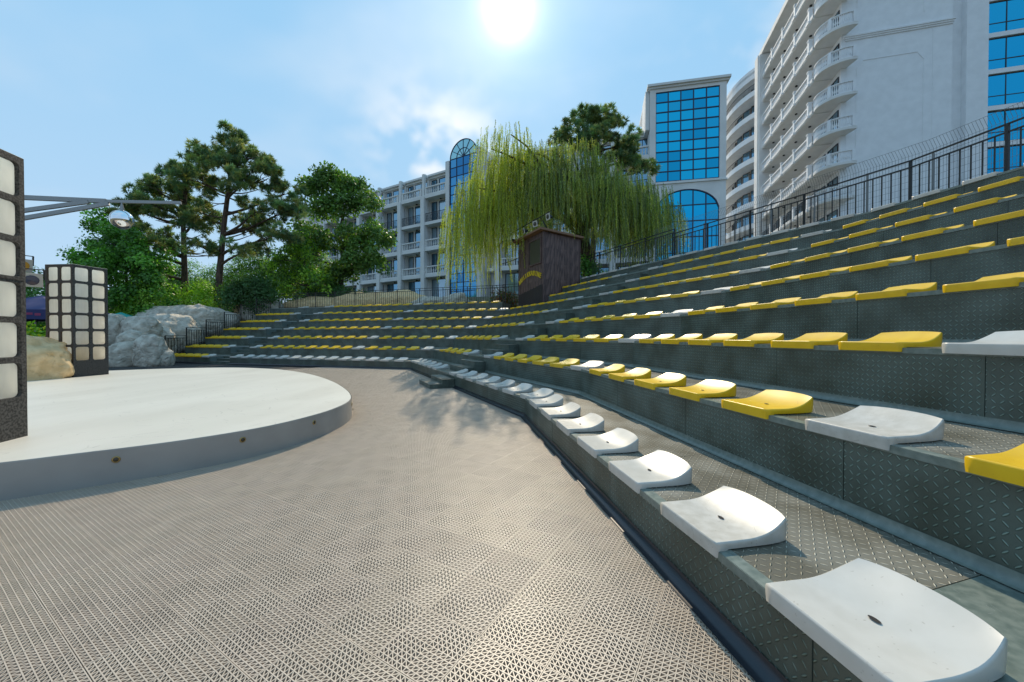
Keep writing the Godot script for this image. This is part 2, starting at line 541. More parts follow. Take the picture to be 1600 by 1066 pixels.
# ---------------------------------------------------------------- seats
func seat_shell() -> MB:
	var m := MB.new()
	var pos := func(u: float, w: float) -> Vector3:
		var x := u * 2.0 - 1.0
		var b := clampf((w - 0.6) / 0.4, 0, 1)
		var hw := 0.21 * (1.0 - 0.08 * b * b)
		var z := 0.022 - 0.40 * w + 0.03 * pow(absf(x), 3.0) * b
		var r := clampf((w - 0.38) / 0.62, 0, 1)
		var y := 0.038 + 0.078 * pow(r, 1.8) * (1.0 - 0.12 * x * x) - 0.010 * (1.0 - x * x) * sin(PI * clampf(w * 1.1, 0, 1))
		return Vector3(x * hw, y, z)
	m.surf(14, 14, pos)
	var ring := []
	var N := 14
	for i in N: ring.append([pos.call(float(i) / N, 0.0), float(i) / N, 0.0])
	for i in N: ring.append([pos.call(1.0, float(i) / N), 1.0, float(i) / N])
	for i in N: ring.append([pos.call(1.0 - float(i) / N, 1.0), 1.0 - float(i) / N, 1.0])
	for i in N: ring.append([pos.call(0.0, 1.0 - float(i) / N), 0.0, 1.0 - float(i) / N])
	var cnt := ring.size()
	var side := func(u: float, w: float) -> Vector3:
		var i := int(round(u * cnt)) % cnt
		var p: Vector3 = ring[i][0]
		var pv: Vector3 = ring[(i + cnt - 1) % cnt][0]
		var nx: Vector3 = ring[(i + 1) % cnt][0]
		var d := nx - pv
		var out := Vector3(-d.z, 0, d.x).normalized()
		var base := 0.004
		if ring[i][2] < 0.11: base = -0.028
		var k := int(round(w * 4))
		if k == 0: return p
		if k == 1: return p + out * 0.004 - Vector3(0, 0.0025, 0)
		if k == 2: return p + out * 0.0065 - Vector3(0, 0.009, 0)
		if k == 3: return Vector3(p.x, lerpf(p.y, base, 0.55), p.z) + out * 0.006
		return Vector3(p.x, base, p.z) + out * 0.003
	m.surf(cnt, 4, side, Vector2.ONE, true)
	return m

func seat_hole() -> MB:
	var m := MB.new()
	for k in 12:
		var a0 := TAU * k / 12
		var a1 := TAU * (k + 1) / 12
		var c := Vector3(0, 0.0342, -0.172)
		m.tri(c, c + Vector3(cos(a1) * 0.02, 0.0012, sin(a1) * 0.009), c + Vector3(cos(a0) * 0.02, 0.0012, sin(a0) * 0.009))
	return m

var seat_proto := {}
func place_seat(p: Vector2, y: float, d: Vector2, nrm: Vector2, white: bool, label: String, sc := 1.0) -> void:
	var kind := "white" if white else "yellow"
	var src: Node3D
	if seat_proto.is_empty():
		var sm := seat_shell().mesh()
		var hm := seat_hole().mesh()
		for c in ["white", "yellow"]:
			for k in 2:
				seat_proto[c + str(k)] = [sm, hm, M[c + "_plastic" + ["", ["_dull", "_faded"][int(c == "yellow")]][k]]]
	var pr = seat_proto[kind + ("1" if rng.randf() < 0.35 else "0")]
	var right := Vector3(d.x, 0, -d.y)
	var front := Vector3(-nrm.x, 0, nrm.y)
	var tilt := rng.randf_range(-0.03, 0.03)
	var b := Basis(right, Vector3.UP, front).rotated(Vector3.UP, tilt).scaled_local(Vector3(sc, 1, 1))
	var o := thing(kind + "_seat", label, "seat", Transform3D(b, P3(p, y + 0.003)), kind + " plastic seats on the terrace")
	obj("shell", pr[0], pr[2], o)
	obj("drain_hole", pr[1], M["hole_dark"], o)

func seat_label(white: bool, k: int, what: String, row: int, block: String) -> String:
	return "%s plastic seat, %s from the %s in the %s row of the %s block" % ["white" if white else "yellow", ORD[k], what, ORD[row], block]

func build_seats() -> void:
	# far left block, beside the stepped railing: six in each of six rows
	for n in range(1, 7):
		for k in 6:
			var s: float = lerpf(A_L[n] - 0.02, A_R[n] + 0.02, (k + 0.5) / 6.0)
			place_seat(on_b(n, s), HGT[n], -dB, nB, k == 5, seat_label(k == 5, k + 1, "railing", n, "far left"), 1.06)
	# left block
	var second := [0, 0, 3.89, 4.31, 4.73, 5.16, 5.59, 6.05]
	var last := [0, 0, 0.52, 0.34, 0.3, 0.28, 0.3, 1.50]
	for n in range(1, 8):
		var ss := []
		var ws := []
		if n == 1:
			for k in 14:
				ss.append(lerpf(9.31, 0.72, k / 13.0))
				ws.append(true)
		else:
			for k in 9:
				ss.append(lerpf(B_S[n] - 0.05, second[n], k / 9.0))
				ws.append(k == 0)
			var more: int = [0, 0, 4, 5, 6, 7, 8, 6][n]
			for k in more + 2:
				ss.append(lerpf(second[n], last[n], k / float(more + 1)))
				ws.append(k == 0 or (k == more + 1 and n < 7))
		for k in ss.size():
			place_seat(on_b(n, ss[k] - 0.19), HGT[n], -dB, nB, ws[k], seat_label(ws[k], k + 1, "stairs", n, "left"), 0.92)
	# one loose white seat on the landing over the left stairs
	place_seat(on_b(7, 13.9) + nB * 0.1, HGT[7], -dB, nB, true, "lone white plastic seat on the top landing over the left stairs", 1.1)
	# short middle block, between the corner and the step boxes
	var m0 := [0, 0.02, 1.12, 0.36, 0.57, 0.36, 0.62, 3.05, 2.98, 3.47]
	var m1 := [0, 3.51, 4.0, 4.37, 4.71, 5.0, 5.53, 5.92, 6.39, 6.80]
	var mc := [0, 6, 5, 7, 7, 8, 8, 5, 6, 6]
	for n in range(1, 10):
		for k in mc[n]:
			var s: float = lerpf(m0[n], m1[n], k / float(mc[n] - 1))
			var w: bool = n == 1 or n == 9 or k == mc[n] - 1
			place_seat(bc(n) - dC * (s + 0.21), HGT[n], -dC, nC, w, seat_label(w, mc[n] - k, "step boxes", n, "middle"))
	# right block: first along the bend, then straight towards and past the photographer
	var r0 := [0, 4.25, 4.36, 4.58, 4.75, 4.96, 5.10, 5.16, 5.32, 5.47]
	var r1 := [0, 0.13, 0.24, 0.34, 0.44, 0.5, 0.53, 0.72, 0.71, 0.74]
	var rc := [0, 7, 7, 7, 7, 7, 8, 8, 8, 8]
	var d0 := [0, 0.45, 0.47, 0.27, 0.24, 0.16, 0.12, 0.18, 0.09, 0.0]
	var dp := [0, 0.70, 0.715, 0.652, 0.69, 0.70, 0.715, 0.715, 0.68, 0.74]
	for n in range(1, 10):
		var idx := 0
		for k in rc[n]:
			var s: float = lerpf(r0[n], r1[n], k / float(rc[n] - 1))
			var w: bool = n == 1 or n == 9 or k == 0 or k == rc[n] - 1
			idx += 1
			place_seat(on_c(n, s - 0.21), HGT[n], -dC, nC, w, seat_label(w, idx, "step boxes", n, "right"))
		var k := 0
		while true:
			var s: float = d0[n] + dp[n] * k
			var p: Vector2 = cd(n) - dD * (s + 0.21)
			if p.y < -1.2: break
			var w: bool = n == 1 or n == 9 or (n == 2 and k == 5) or (n == 3 and k == 6)
			idx += 1
			place_seat(p, HGT[n], -dD, nD, w, seat_label(w, mini(idx, 24), "step boxes", n, "right"))
			k += 1

# ---------------------------------------------------------------- floor
const STAGE := [Vector2(-10.9, 11.2), Vector2(-9.9, 11.75), Vector2(-8.6, 11.95), Vector2(-7.2, 11.5), Vector2(-6.1, 10.75), Vector2(-5.0, 9.7), Vector2(-3.9, 8.35), Vector2(-3.1, 7.15), Vector2(-2.63, 6.3), Vector2(-2.42, 5.7), Vector2(-2.38, 5.1), Vector2(-2.46, 4.6), Vector2(-2.63, 4.13), Vector2(-2.89, 3.76), Vector2(-3.2, 3.45), Vector2(-3.58, 3.17), Vector2(-3.9, 2.94), Vector2(-4.6, 2.52), Vector2(-5.6, 2.1), Vector2(-6.9, 1.8), Vector2(-8.4, 1.9), Vector2(-9.9, 2.5), Vector2(-11.2, 3.7), Vector2(-12.0, 5.3), Vector2(-12.3, 7.2), Vector2(-12.1, 9.2), Vector2(-11.6, 10.5)]
const STAGE_H := 0.29

func stage_outline(grow := 0.0) -> PackedVector2Array:
	var c := Curve2D.new()
	var n := STAGE.size()
	var pts := PackedVector2Array()
	for i in n:
		for k in 4:
			var p: Vector2 = STAGE[i].cubic_interpolate(STAGE[(i + 1) % n], STAGE[(i + n - 1) % n], STAGE[(i + 2) % n], k / 4.0)
			var mid := Vector2(-6.9, 6.9)
			p += (p - mid).normalized() * grow
			pts.append(p)
	return pts

func tile_mesh() -> ArrayMesh:
	var a := 0.30025
	var m := MB.new()
	var h := a / 2 - 0.0015
	var N := 12
	var rib := func(p: Vector2, q: Vector2, w: float, y: float) -> void:
		var d := (q - p).normalized()
		var s := Vector2(-d.y, d.x) * w * 0.5
		var f := func(k: Vector2, yy: float) -> Vector3: return Vector3(k.x, yy, k.y)
		m.quad(f.call(p - s, y), f.call(q - s, y), f.call(q + s, y), f.call(p + s, y))
		m.quad(f.call(p - s, y - 0.016), f.call(q - s, y - 0.016), f.call(q - s, y), f.call(p - s, y))
		m.quad(f.call(q + s, y - 0.016), f.call(p + s, y - 0.016), f.call(p + s, y), f.call(q + s, y))
	for i in N + 1:
		var x := -h + 2 * h * i / N
		var wd := 0.0042 if i > 0 and i < N else 0.0036
		if i == 0: x += 0.0018
		if i == N: x -= 0.0018
		rib.call(Vector2(x, -h), Vector2(x, h), wd, 0.0)
		rib.call(Vector2(-h, x), Vector2(h, x), wd, 0.0004)
	# slanting ribs, turned the other way in each quarter
	var q := N / 2
	for k in range(1, 2 * q):
		var c0 := Vector2(maxi(0, k - q), mini(k, q)) * (h / q)
		var c1 := Vector2(mini(k, q), maxi(0, k - q)) * (h / q)
		for sx in [-1.0, 1.0]:
			for sy in [-1.0, 1.0]:
				rib.call(Vector2(c0.x * sx, c0.y * sy), Vector2(c1.x * sx, c1.y * sy), 0.0040, -0.0004)
	return m.mesh()

func build_floor() -> void:
	var th := 0.5414
	var a := 0.30025
	var ui := Vector2(cos(th), -sin(th))
	var uj := Vector2(sin(th), cos(th))
	var o0 := Vector2(-0.387, 1.759)
	var base := MB.new()
	base.prism(plan([Vector2(-22, -5), Vector2(3.5, -5), Vector2(3.5, 4), Vector2(0.8, 7.5), Vector2(-3, 16), Vector2(-17, 20.5), Vector2(-22, 20)]), -0.12, -0.021)
	var floor_base := obj("arena_floor", base, M["asphalt"])
	tag(floor_base, "dark base under perforated plastic floor tiles", "", "", "structure")
	var inner := stage_outline(-0.12)
	var spots := []
	for i in range(-45, 40):
		for j in range(-30, 60):
			var p := o0 + ui * a * (i + 0.5) + uj * a * (j + 0.5)
			if p.y < -2.2 or p.x < -16.2: continue
			if (p - BC1).dot(nB) > 0.22 or (p - BC1).dot(nC) > 0.22 or (p - CD1).dot(nD) > 0.22: continue
			if Geometry2D.is_point_in_polygon(p, inner): continue
			var key := p.length() + (100.0 if p.y < 0.9 or absf(p.x) > p.y * 1.36 + 0.3 else 0.0)
			spots.append([key, p])
	spots.sort_custom(func(x, y): return x[0] < y[0])
	var tm := tile_mesh()
	var bs := Basis(Vector3(ui.x, 0, -ui.y), Vector3.UP, Vector3(-uj.x, 0, uj.y))
	var mm := MultiMesh.new()
	mm.transform_format = MultiMesh.TRANSFORM_3D
	mm.mesh = tm
	mm.instance_count = spots.size() - 300
	for k in spots.size():
		var p: Vector2 = spots[k][1]
		var tr := Transform3D(bs.rotated(Vector3.RIGHT, rng.randf_range(-0.002, 0.002)).rotated(Vector3.BACK, rng.randf_range(-0.002, 0.002)), P3(p, rng.randf_range(-0.0008, 0.0008)))
		if k < 300:
			obj("floor_tile", tm, M["tile_plastic" if rng.randf() < 0.6 else "tile_plastic_grey"], floor_base, tr)
		else:
			mm.set_instance_transform(k - 300, tr)
	var rest := MultiMeshInstance3D.new()
	rest.name = "floor_tiles_further_off"
	rest.multimesh = mm
	rest.material_override = M["tile_plastic"]
	floor_base.add_child(rest, true)
	tag(rest, "", "", "", "stuff")

func build_stage() -> void:
	var s := thing("stage", "low white rounded concrete stage with small brass lights in its side", "stage")
	var out := stage_outline()
	var m := MB.new()
	var pp := PackedVector2Array()
	for p in out: pp.append(Vector2(p.x, -p.y))
	m.prism(pp, STAGE_H - 0.012, STAGE_H)
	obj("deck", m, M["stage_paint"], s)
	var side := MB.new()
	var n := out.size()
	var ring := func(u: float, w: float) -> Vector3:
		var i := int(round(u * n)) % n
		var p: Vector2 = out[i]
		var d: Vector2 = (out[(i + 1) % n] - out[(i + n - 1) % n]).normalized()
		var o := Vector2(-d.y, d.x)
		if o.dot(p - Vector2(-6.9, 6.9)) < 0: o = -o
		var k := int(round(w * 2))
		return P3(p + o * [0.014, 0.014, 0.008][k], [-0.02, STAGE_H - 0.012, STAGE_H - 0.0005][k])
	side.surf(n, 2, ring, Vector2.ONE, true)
	obj("side_wall", side, M["stage_side_shaded"], s)
	for q in [Vector2(-3.36, 3.33), Vector2(-2.74, 3.96), Vector2(-2.45, 4.72), Vector2(-4.3, 2.69), Vector2(-2.45, 5.95)]:
		var bi := 0
		for i in n:
			if out[i].distance_to(q) < out[bi].distance_to(q): bi = i
		var d: Vector2 = (out[(bi + 1) % n] - out[(bi + n - 1) % n]).normalized()
		var o := Vector2(-d.y, d.x)
		if o.dot(out[bi] - Vector2(-6.9, 6.9)) < 0: o = -o
		var f := Vector3(o.x, 0, -o.y)
		var b := Basis(Vector3.UP.cross(f), f, Vector3.UP).orthonormalized()
		b = Basis(f.cross(Vector3.UP).normalized(), f, f.cross(Vector3.UP).normalized().cross(f))
		var l := MB.new()
		l.lathe(Transform3D(b, P3(out[bi] + o * 0.010, 0.20)), [Vector2(0.029, 0), Vector2(0.029, 0.006), Vector2(0.024, 0.011), Vector2(0.019, 0.010)], 14)
		var li := obj("recessed_light", l, M["brass"], s)
		var g := MB.new()
		g.lathe(Transform3D(b, P3(out[bi] + o * 0.010, 0.20)), [Vector2(0.021, 0.006), Vector2(0.012, 0.0135), Vector2(0.0005, 0.0145)], 12)
		obj("lens", g, M["lens_dark"], li)

# ---------------------------------------------------------------- light pylons on the stage
func rounded(x0: float, x1: float, y0: float, y1: float, r: float) -> PackedVector2Array:
	var o := PackedVector2Array()
	for c in [[x1 - r, y1 - r, 0.0], [x0 + r, y1 - r, 0.25], [x0 + r, y0 + r, 0.5], [x1 - r, y0 + r, 0.75]]:
		for k in 5:
			var a: float = TAU * (c[2] + 0.25 * k / 4.0)
			o.append(Vector2(c[0] + cos(a) * r, c[1] + sin(a) * r))
	return o

# a sheet with one rounded hole per cell, in the frame tr (x right, y up, z out of the front)
func holed_sheet(m: MB, tr: Transform3D, cells: Array, deep: float, r: float, edge: float) -> void:
	for c in cells:
		var x0: float = c[0]
		var x1: float = c[1]
		var y0: float = c[2]
		var y1: float = c[3]
		var hole := rounded(x0 + edge, x1 - edge, y0 + edge, y1 - edge, r)
		var k := hole.size()
		var rim := PackedVector2Array()
		for i in k:
			var p := hole[i]
			var q := i / 5
			var e := i % 5
			var corner := [Vector2(x1, y1), Vector2(x0, y1), Vector2(x0, y0), Vector2(x1, y0)][q] as Vector2
			if e == 2: rim.append(corner)
			elif (e < 2) == (q % 2 == 0): rim.append(Vector2(corner.x, p.y))
			else: rim.append(Vector2(p.x, corner.y))
		for i in k:
			var j := (i + 1) % k
			var f := func(p: Vector2, z: float) -> Vector3: return tr * Vector3(p.x, p.y, z)
			m.quad(f.call(rim[j], 0), f.call(rim[i], 0), f.call(hole[i], 0), f.call(hole[j], 0))
			m.quad(f.call(hole[j], 0), f.call(hole[i], 0), f.call(hole[i], -deep), f.call(hole[j], -deep))

func pylon(label: String, corner: Vector2, yaw: float, mats: Array) -> void:
	# corner is the one nearest the photographer's right; the right face runs away from it along yaw
	var w := 0.73
	var h := 2.66
	var dz := Vector2(sin(deg_to_rad(yaw)), cos(deg_to_rad(yaw)))
	var dx := Vector2(dz.y, -dz.x)
	var c := corner + dz * w / 2 - dx * w / 2
	var t := thing("light_pylon", label, "light tower", Transform3D(Basis(Vector3(dx.x, 0, -dx.y), Vector3.UP, Vector3(-dz.x, 0, dz.y)), P3(c, STAGE_H)))
	var rows := []
	var y := 0.36
	var rh := (h - 0.03 - y) / 6.0
	for f in 4:
		var fr := Transform3D(Basis(Vector3.UP, f * PI / 2), Vector3.ZERO) * Transform3D(Basis(), Vector3(0, 0, w / 2))
		var m := MB.new()
		var cells := []
		for r in 6:
			for k in 2:
				cells.append([-w / 2 + 0.02 + k * (w / 2 - 0.02), -w / 2 + 0.02 + (k + 1) * (w / 2 - 0.02), y + r * rh, y + (r + 1) * rh])
		holed_sheet(m, fr, cells, 0.04, 0.045, 0.028)
		m.fb(fr, -w / 2 + 0.002, w / 2 - 0.002, 0, y, -0.05, 0.0)
		m.fb(fr, -w / 2 + 0.002, w / 2 - 0.002, h - 0.03, h, -0.05, 0.0)
		m.fb(fr, -w / 2 + 0.001, -w / 2 + 0.02, y, h - 0.03, -0.02, 0.0)
		m.fb(fr, w / 2 - 0.02, w / 2 - 0.001, y, h - 0.03, -0.02, 0.0)
		m.fb(fr, -w / 2 + 0.02, w / 2 - 0.02, y + 3 * rh - 0.004, y + 3 * rh + 0.004, 0.0, 0.006)
		obj("frame_side", m, mats[f % 2], t)
		for q in cells:
			var p := MB.new()
			p.quad(fr * Vector3(q[0] + 0.02, q[2] + 0.02, -0.036), fr * Vector3(q[0] + 0.02, q[3] - 0.02, -0.036), fr * Vector3(q[1] - 0.02, q[3] - 0.02, -0.036), fr * Vector3(q[1] - 0.02, q[2] + 0.02, -0.036))
			obj("light_panel", p, M["milky_panel"], t)
	var top := MB.new()
	top.fb(Transform3D(), -w / 2 + 0.003, w / 2 - 0.003, h - 0.012, h + 0.004, -w / 2 + 0.003, w / 2 - 0.003)
	obj("lid", top, M["milky_panel"], t)

func floodlight(label: String, at: Vector3, towards: Vector3, s: float, glass: Material, group := "") -> void:
	var z := (towards - at).normalized()
	var x := Vector3.UP.cross(z).normalized()
	var t := thing("floodlight", label, "floodlight", Transform3D(Basis(x, z.cross(x), z), at), group)
	var m := MB.new()
	var I := Transform3D()
	m.fb(I, -s / 2, s / 2, -s / 2, s / 2, -0.03 * s, 0.06 * s)
	obj("face_plate", m, M["lamp_body"], t)
	var b := MB.new()
	b.lathe(Transform3D(Basis(Vector3.RIGHT, PI / 2), Vector3(0, 0, -s * 0.75)), [Vector2(0.02, 0), Vector2(0.2 * s, 0.0), Vector2(0.26 * s, 0.25 * s), Vector2(0.42 * s, 0.71 * s)], 12)
	obj("housing", b, M["black_metal"], t)
	var g := MB.new()
	g.lathe(Transform3D(Basis(Vector3.RIGHT, PI / 2), Vector3(0, 0, 0.05 * s)), [Vector2(0.36 * s, 0), Vector2(0.36 * s, 0.03 * s), Vector2(0.3 * s, 0.035 * s), Vector2(0.002, 0.05 * s)], 14)
	obj("lens", g, glass, t)
	var y := MB.new()
	for k in [-1, 1]:
		y.bar(Vector3(k * 0.56 * s, 0, -0.2 * s), Vector3(k * 0.56 * s, 0.75 * s, -0.25 * s), 0.05 * s, 0.1 * s)
	y.bar(Vector3(-0.58 * s, 0.75 * s, -0.25 * s), Vector3(0.58 * s, 0.75 * s, -0.25 * s), 0.06 * s)
	obj("bracket", y, M["black_metal"], t)

func build_gantry() -> void:
	var a := W(-13.4, 4.55, 9.8)
	var b := W(-9.36, 5.03, 11.0)
	var t := thing("lighting_mast", "grey steel mast arm with two slanting braces behind the near pylon", "mast")
	var foot := W(-13.4, 0, 9.8)
	var m := MB.new()
	m.tube([foot, foot + Vector3.UP * 5.3], [0.09, 0.08], 10)
	obj("post", m, M["galvanised"], t)
	var mid := a.lerp(b, 0.52)
	a.y = 4.83
	var l := MB.new()
	l.bar(W(-13.4, 4.80, 9.8), W(-11.0, 4.92, 10.55), 0.08, 0.11)
	l.bar(W(-11.0, 4.92, 10.55), b, 0.06, 0.075)
	obj("arm", l, M["galvanised"], t)
	var k := MB.new()
	k.bar(W(-13.4, 4.30, 9.85), W(-11.35, 4.86, 10.42), 0.07, 0.1)
	k.bar(W(-13.4, 4.02, 9.75), W(-10.95, 4.86, 10.56), 0.07, 0.1)
	obj("brace", k, M["galvanised"], t)
	var c := W(-10.66, 4.44, 10.62)
	var s := thing("mirror_ball", "shiny silver mirror ball hanging under the mast arm", "mirror ball", Transform3D(Basis(), c))
	var q := MB.new()
	q.lathe(Transform3D(Basis(), Vector3.ZERO), range(25).map(func(i): return Vector2(maxf(0.0005, sin(PI * i / 24.0)) * 0.255, -cos(PI * i / 24.0) * 0.255)), 40)
	obj("ball", q, M["mirror"], s)
	var h := MB.new()
	h.tube([Vector3(0, 0.25, 0), Vector3(0, 0.33, 0), Vector3(0, 0.46, 0)], [0.05, 0.045, 0.015], 8)
	obj("hanger", h, M["galvanised"], s)
	floodlight("floodlight with amber filter clamped on the mast behind the near pylon", W(-12.75, 3.1, 10.1), W(-9.5, 2.2, 8.4), 0.34, M["amber_glass"])
	floodlight("floodlight with blue lens below the amber one on the mast", W(-12.5, 2.72, 10.1), W(-10.0, 1.6, 7.6), 0.36, M["lamp_glass"])

# ---------------------------------------------------------------- rocks
func boulder(called: String, label: String, c: Vector3, r: Vector3, sd: int, m: Material, turn := 0.0, rough := 0.22, group := "") -> void:
	var nz := FastNoiseLite.new()
	nz.seed = sd
	nz.frequency = 0.75
	nz.fractal_octaves = 4
	var nz2 := FastNoiseLite.new()
	nz2.seed = sd + 5
	nz2.noise_type = FastNoiseLite.TYPE_CELLULAR
	nz2.cellular_return_type = FastNoiseLite.RETURN_DISTANCE2_SUB
	nz2.frequency = 0.55
	var b := MB.new()
	var f := func(u: float, w: float) -> Vector3:
		var th := PI * (w - 0.5)
		var d := Vector3(cos(th) * cos(u * TAU), sin(th), -cos(th) * sin(u * TAU))
		var s := Vector3(signf(d.x) * pow(absf(d.x), 0.8), signf(d.y) * pow(absf(d.y), 0.8), signf(d.z) * pow(absf(d.z), 0.8))
		var k := 1.0 + rough * nz.get_noise_3dv(d * 1.6) + rough * 0.25 * minf(0.0, nz2.get_noise_3dv(d * 2.0) * 2.0 - 0.1) + 0.018 * nz.get_noise_3dv(d * 7.0)
		return s * r * k
	b.surf(48, 30, f)
	var o := obj(called, b, m, self, Transform3D(Basis(Vector3.UP, turn), c))
	tag(o, label, "boulder", group)

func build_rocks() -> void:
	var L := [
		["large smooth grey boulder behind the lowest railing panel", -18.2, 1.25, 20.4, 1.62, 1.30, 1.35, 0.3],
		["narrow upright grey boulder tucked behind the far pylon", -18.75, 1.35, 18.3, 0.62, 1.0, 0.8, 0.1],
		["grey boulder with a dark gap under it, second from the far pylon", -17.75, 1.45, 18.6, 0.78, 0.85, 0.85, 0.6],
		["low cracked grey rock at ground level beside the far pylon", -16.5, 0.30, 16.6, 0.72, 0.75, 0.6, 1.0],
		["tall rounded grey rock at ground level in front of the large boulder", -15.65, 0.5, 16.75, 0.62, 0.85, 0.55, 0.2],
		["grey rock rising between the ground rocks and the upper boulders", -17.0, 0.75, 17.4, 0.62, 0.8, 0.6, 2.0],
		["small square grey rock against the end of the lowest bench", -15.28, 0.25, 17.0, 0.36, 0.5, 0.4, 0.4],
		["long flat grey ledge behind the large boulder under the pine trunks", -19.6, 2.15, 23.4, 3.0, 1.05, 1.3, 0.1],
		["grey shelf of rock behind the third railing panel", -18.0, 1.95, 22.3, 1.25, 1.15, 1.1, -0.3],
		["pale sloping rock behind the top of the stepped railing", -16.6, 2.75, 25.6, 1.7, 1.15, 1.0, -0.2],
		["dark rounded rock between the large boulder and the railing", -17.6, 0.9, 19.3, 0.75, 0.9, 0.8, 0.9]]
	var k := 0
	for e in L:
		boulder("grey_boulder", e[0], W(e[1], e[2], e[3]), Vector3(e[4], e[5], e[6]), 50 + k, M["grey_rock"], e[7], 0.16, "grey boulders beside the terrace")
		k += 1
	boulder("tan_boulder", "tan boulder on the stage between the two light pylons", W(-11.1, 0.55, 8.75), Vector3(0.95, 0.78, 0.8), 77, M["tan_rock"], 0.5, 0.22)
	var B := [["low tan rock mound behind the left end of the top railing", -13.2, 3.0, 26.8, 2.4, 1.1], ["long low sandy mound behind the top railing below the oak", -10.2, 3.0, 27.2, 2.6, 1.45], ["tan mound behind the railing at the hotel corner column", -7.4, 3.05, 26.4, 2.1, 1.4], ["grey brown flat rock behind the railing at the ground floor windows", -5.0, 3.0, 25.6, 1.9, 0.95], ["round grey rock behind the railing below the glass bay", -3.6, 3.05, 25.0, 1.0, 1.05]]
	for e in B:
		boulder("sandy_mound", e[0], W(e[1], e[2], e[3]), Vector3(e[4], e[5], 0.9), 90 + k, M["tan_rock" if k < 14 else "grey_rock"], 0.2, 0.2, "rocks behind the top railing")
		k += 1

# ---------------------------------------------------------------- railings
func railing_bay(t: Node3D, a: Vector3, b: Vector3, h: float, gap: float, last: bool, drop := 0.1) -> void:
	var up := Vector3.UP
	var m := MB.new()
	m.bar(a, a + up * (h - 0.005), 0.04)
	obj("post", m, M["black_metal"], t)
	if last:
		var e := MB.new()
		e.bar(b, b + up * (h - 0.005), 0.04)
		obj("post", e, M["black_metal"], t)
	var r := MB.new()
	r.bar(a + up * h, b + up * h, 0.042, 0.022)
	obj("top_rail", r, M["black_metal"], t)
	var r2 := MB.new()
	r2.bar(a + up * (h - drop - 0.02), b + up * (h - drop - 0.02), 0.03, 0.025)
	obj("middle_rail", r2, M["black_metal"], t)
	var r3 := MB.new()
	r3.bar(a + up * 0.09, b + up * 0.09, 0.03, 0.025)
	obj("bottom_rail", r3, M["black_metal"], t)
	var n := int(a.distance_to(b) / gap)
	for k in range(1, n):
		var p := a.lerp(b, float(k) / n)
		var q := MB.new()
		q.bar(p + up * 0.09, p + up * (h - drop - 0.02), 0.017)
		obj("baluster", q, M["black_metal"], t)

func build_railings() -> void:
	var t := thing("stepped_railing", "black iron railing stepping up beside the far left seats", "railing")
	for n in range(1, 7):
		var p: Vector2 = on_b(n, A_L[n] - 0.02) + nB * 0.06
		var q: Vector2 = on_b(n, A_L[n] - 0.02) + nB * (OFF[n + 1] - OFF[n] + 0.03)
		railing_bay(t, P3(p, HGT[n]), P3(q, HGT[n]), 0.98, 0.115, n == 6)
	var u := thing("top_railing", "long black iron railing along the top of the left block", "railing")
	var k := 0
	var s := 16.25
	while s > 1.2:
		var e := maxf(s - 1.46, 0.95)
		railing_bay(u, P3(on_b(7, s) + nB * 0.62, HGT[7]), P3(on_b(7, e) + nB * 0.62, HGT[7]), 0.95, 0.13, e < 1.2)
		s = e
	var w := thing("landing_railing", "short black railing on the gap beside the brown cabin", "railing")
	railing_bay(w, P3(on_b(7, 0.9) + nB * 0.1, HGT[6]), P3(bc(7) - dC * 0.35 + nC * 0.35, HGT[6]), 1.35, 0.14, true)
	var v := thing("walkway_railing", "black iron railing behind the topmost white seats on the right", "railing")
	var pts := []
	var sx := 5.9
	while sx > 0.9:
		pts.append(on_c(9, sx) + nC * 0.6)
		sx -= 1.42
	var corner := cross_lines(CD1 + nC * (OFF[9] + 0.6), dC, CD1 + nD * (OFF[9] + 0.6), dD)
	var far := 0.35
	while far < 9.0:
		pts.append(corner - dD * far)
		far += 1.42
	for i in pts.size() - 1:
		railing_bay(v, P3(pts[i], HGT[9]), P3(pts[i + 1], HGT[9]), 0.99, 0.155, i == pts.size() - 2, 0.12)
	var g := thing("picket_fence", "dark iron picket fence under the willow behind the top middle seats", "fence")
	var f := on_c(9, 5.95) + nC * 0.75
	for i in 4:
		var a := f + dC * 1.45 * i
		railing_bay(g, P3(a, HGT[9] - 0.05), P3(a + dC * 1.45, HGT[9] - 0.05), 1.25, 0.1, i == 3)
	# welded mesh fence further back, its top bent outwards
	var x := thing("mesh_fence", "tall grey welded wire mesh fence behind the walkway railing", "fence")
	var base := HGT[9] - 0.1
	var line := []
	var c2 := cross_lines(CD1 + nC * (OFF[9] + 2.0), dC, CD1 + nD * (OFF[9] + 2.0), dD)
	for i in range(7, 0, -1): line.append(c2 + dC * i * 1.2)
	for i in 10: line.append(c2 - dD * i * 1.2)
	for i in line.size() - 1:
		var a: Vector2 = line[i]
		var b: Vector2 = line[i + 1]
		var outw := (nC if i < 6 else nD) * 0.12
		var m := MB.new()
		for kx in 20:
			var p := a.lerp(b, kx / 20.0)
			m.bar(P3(p, base), P3(p, base + 1.72), 0.0045)
			m.bar(P3(p, base + 1.72), P3(p - outw, base + 1.9), 0.0045)
		for ky in 12:
			m.bar(P3(a, base + 0.05 + ky * 0.15), P3(b, base + 0.05 + ky * 0.15), 0.0045)
		m.bar(P3(a - outw, base + 1.9), P3(b - outw, base + 1.9), 0.006)
		obj("mesh_panel", m, M["grey_wire"], x)
		var q := MB.new()
		q.bar(P3(a, base - 0.1), P3(a, base + 1.6), 0.035)
		obj("post", q, M["grey_wire"], x)

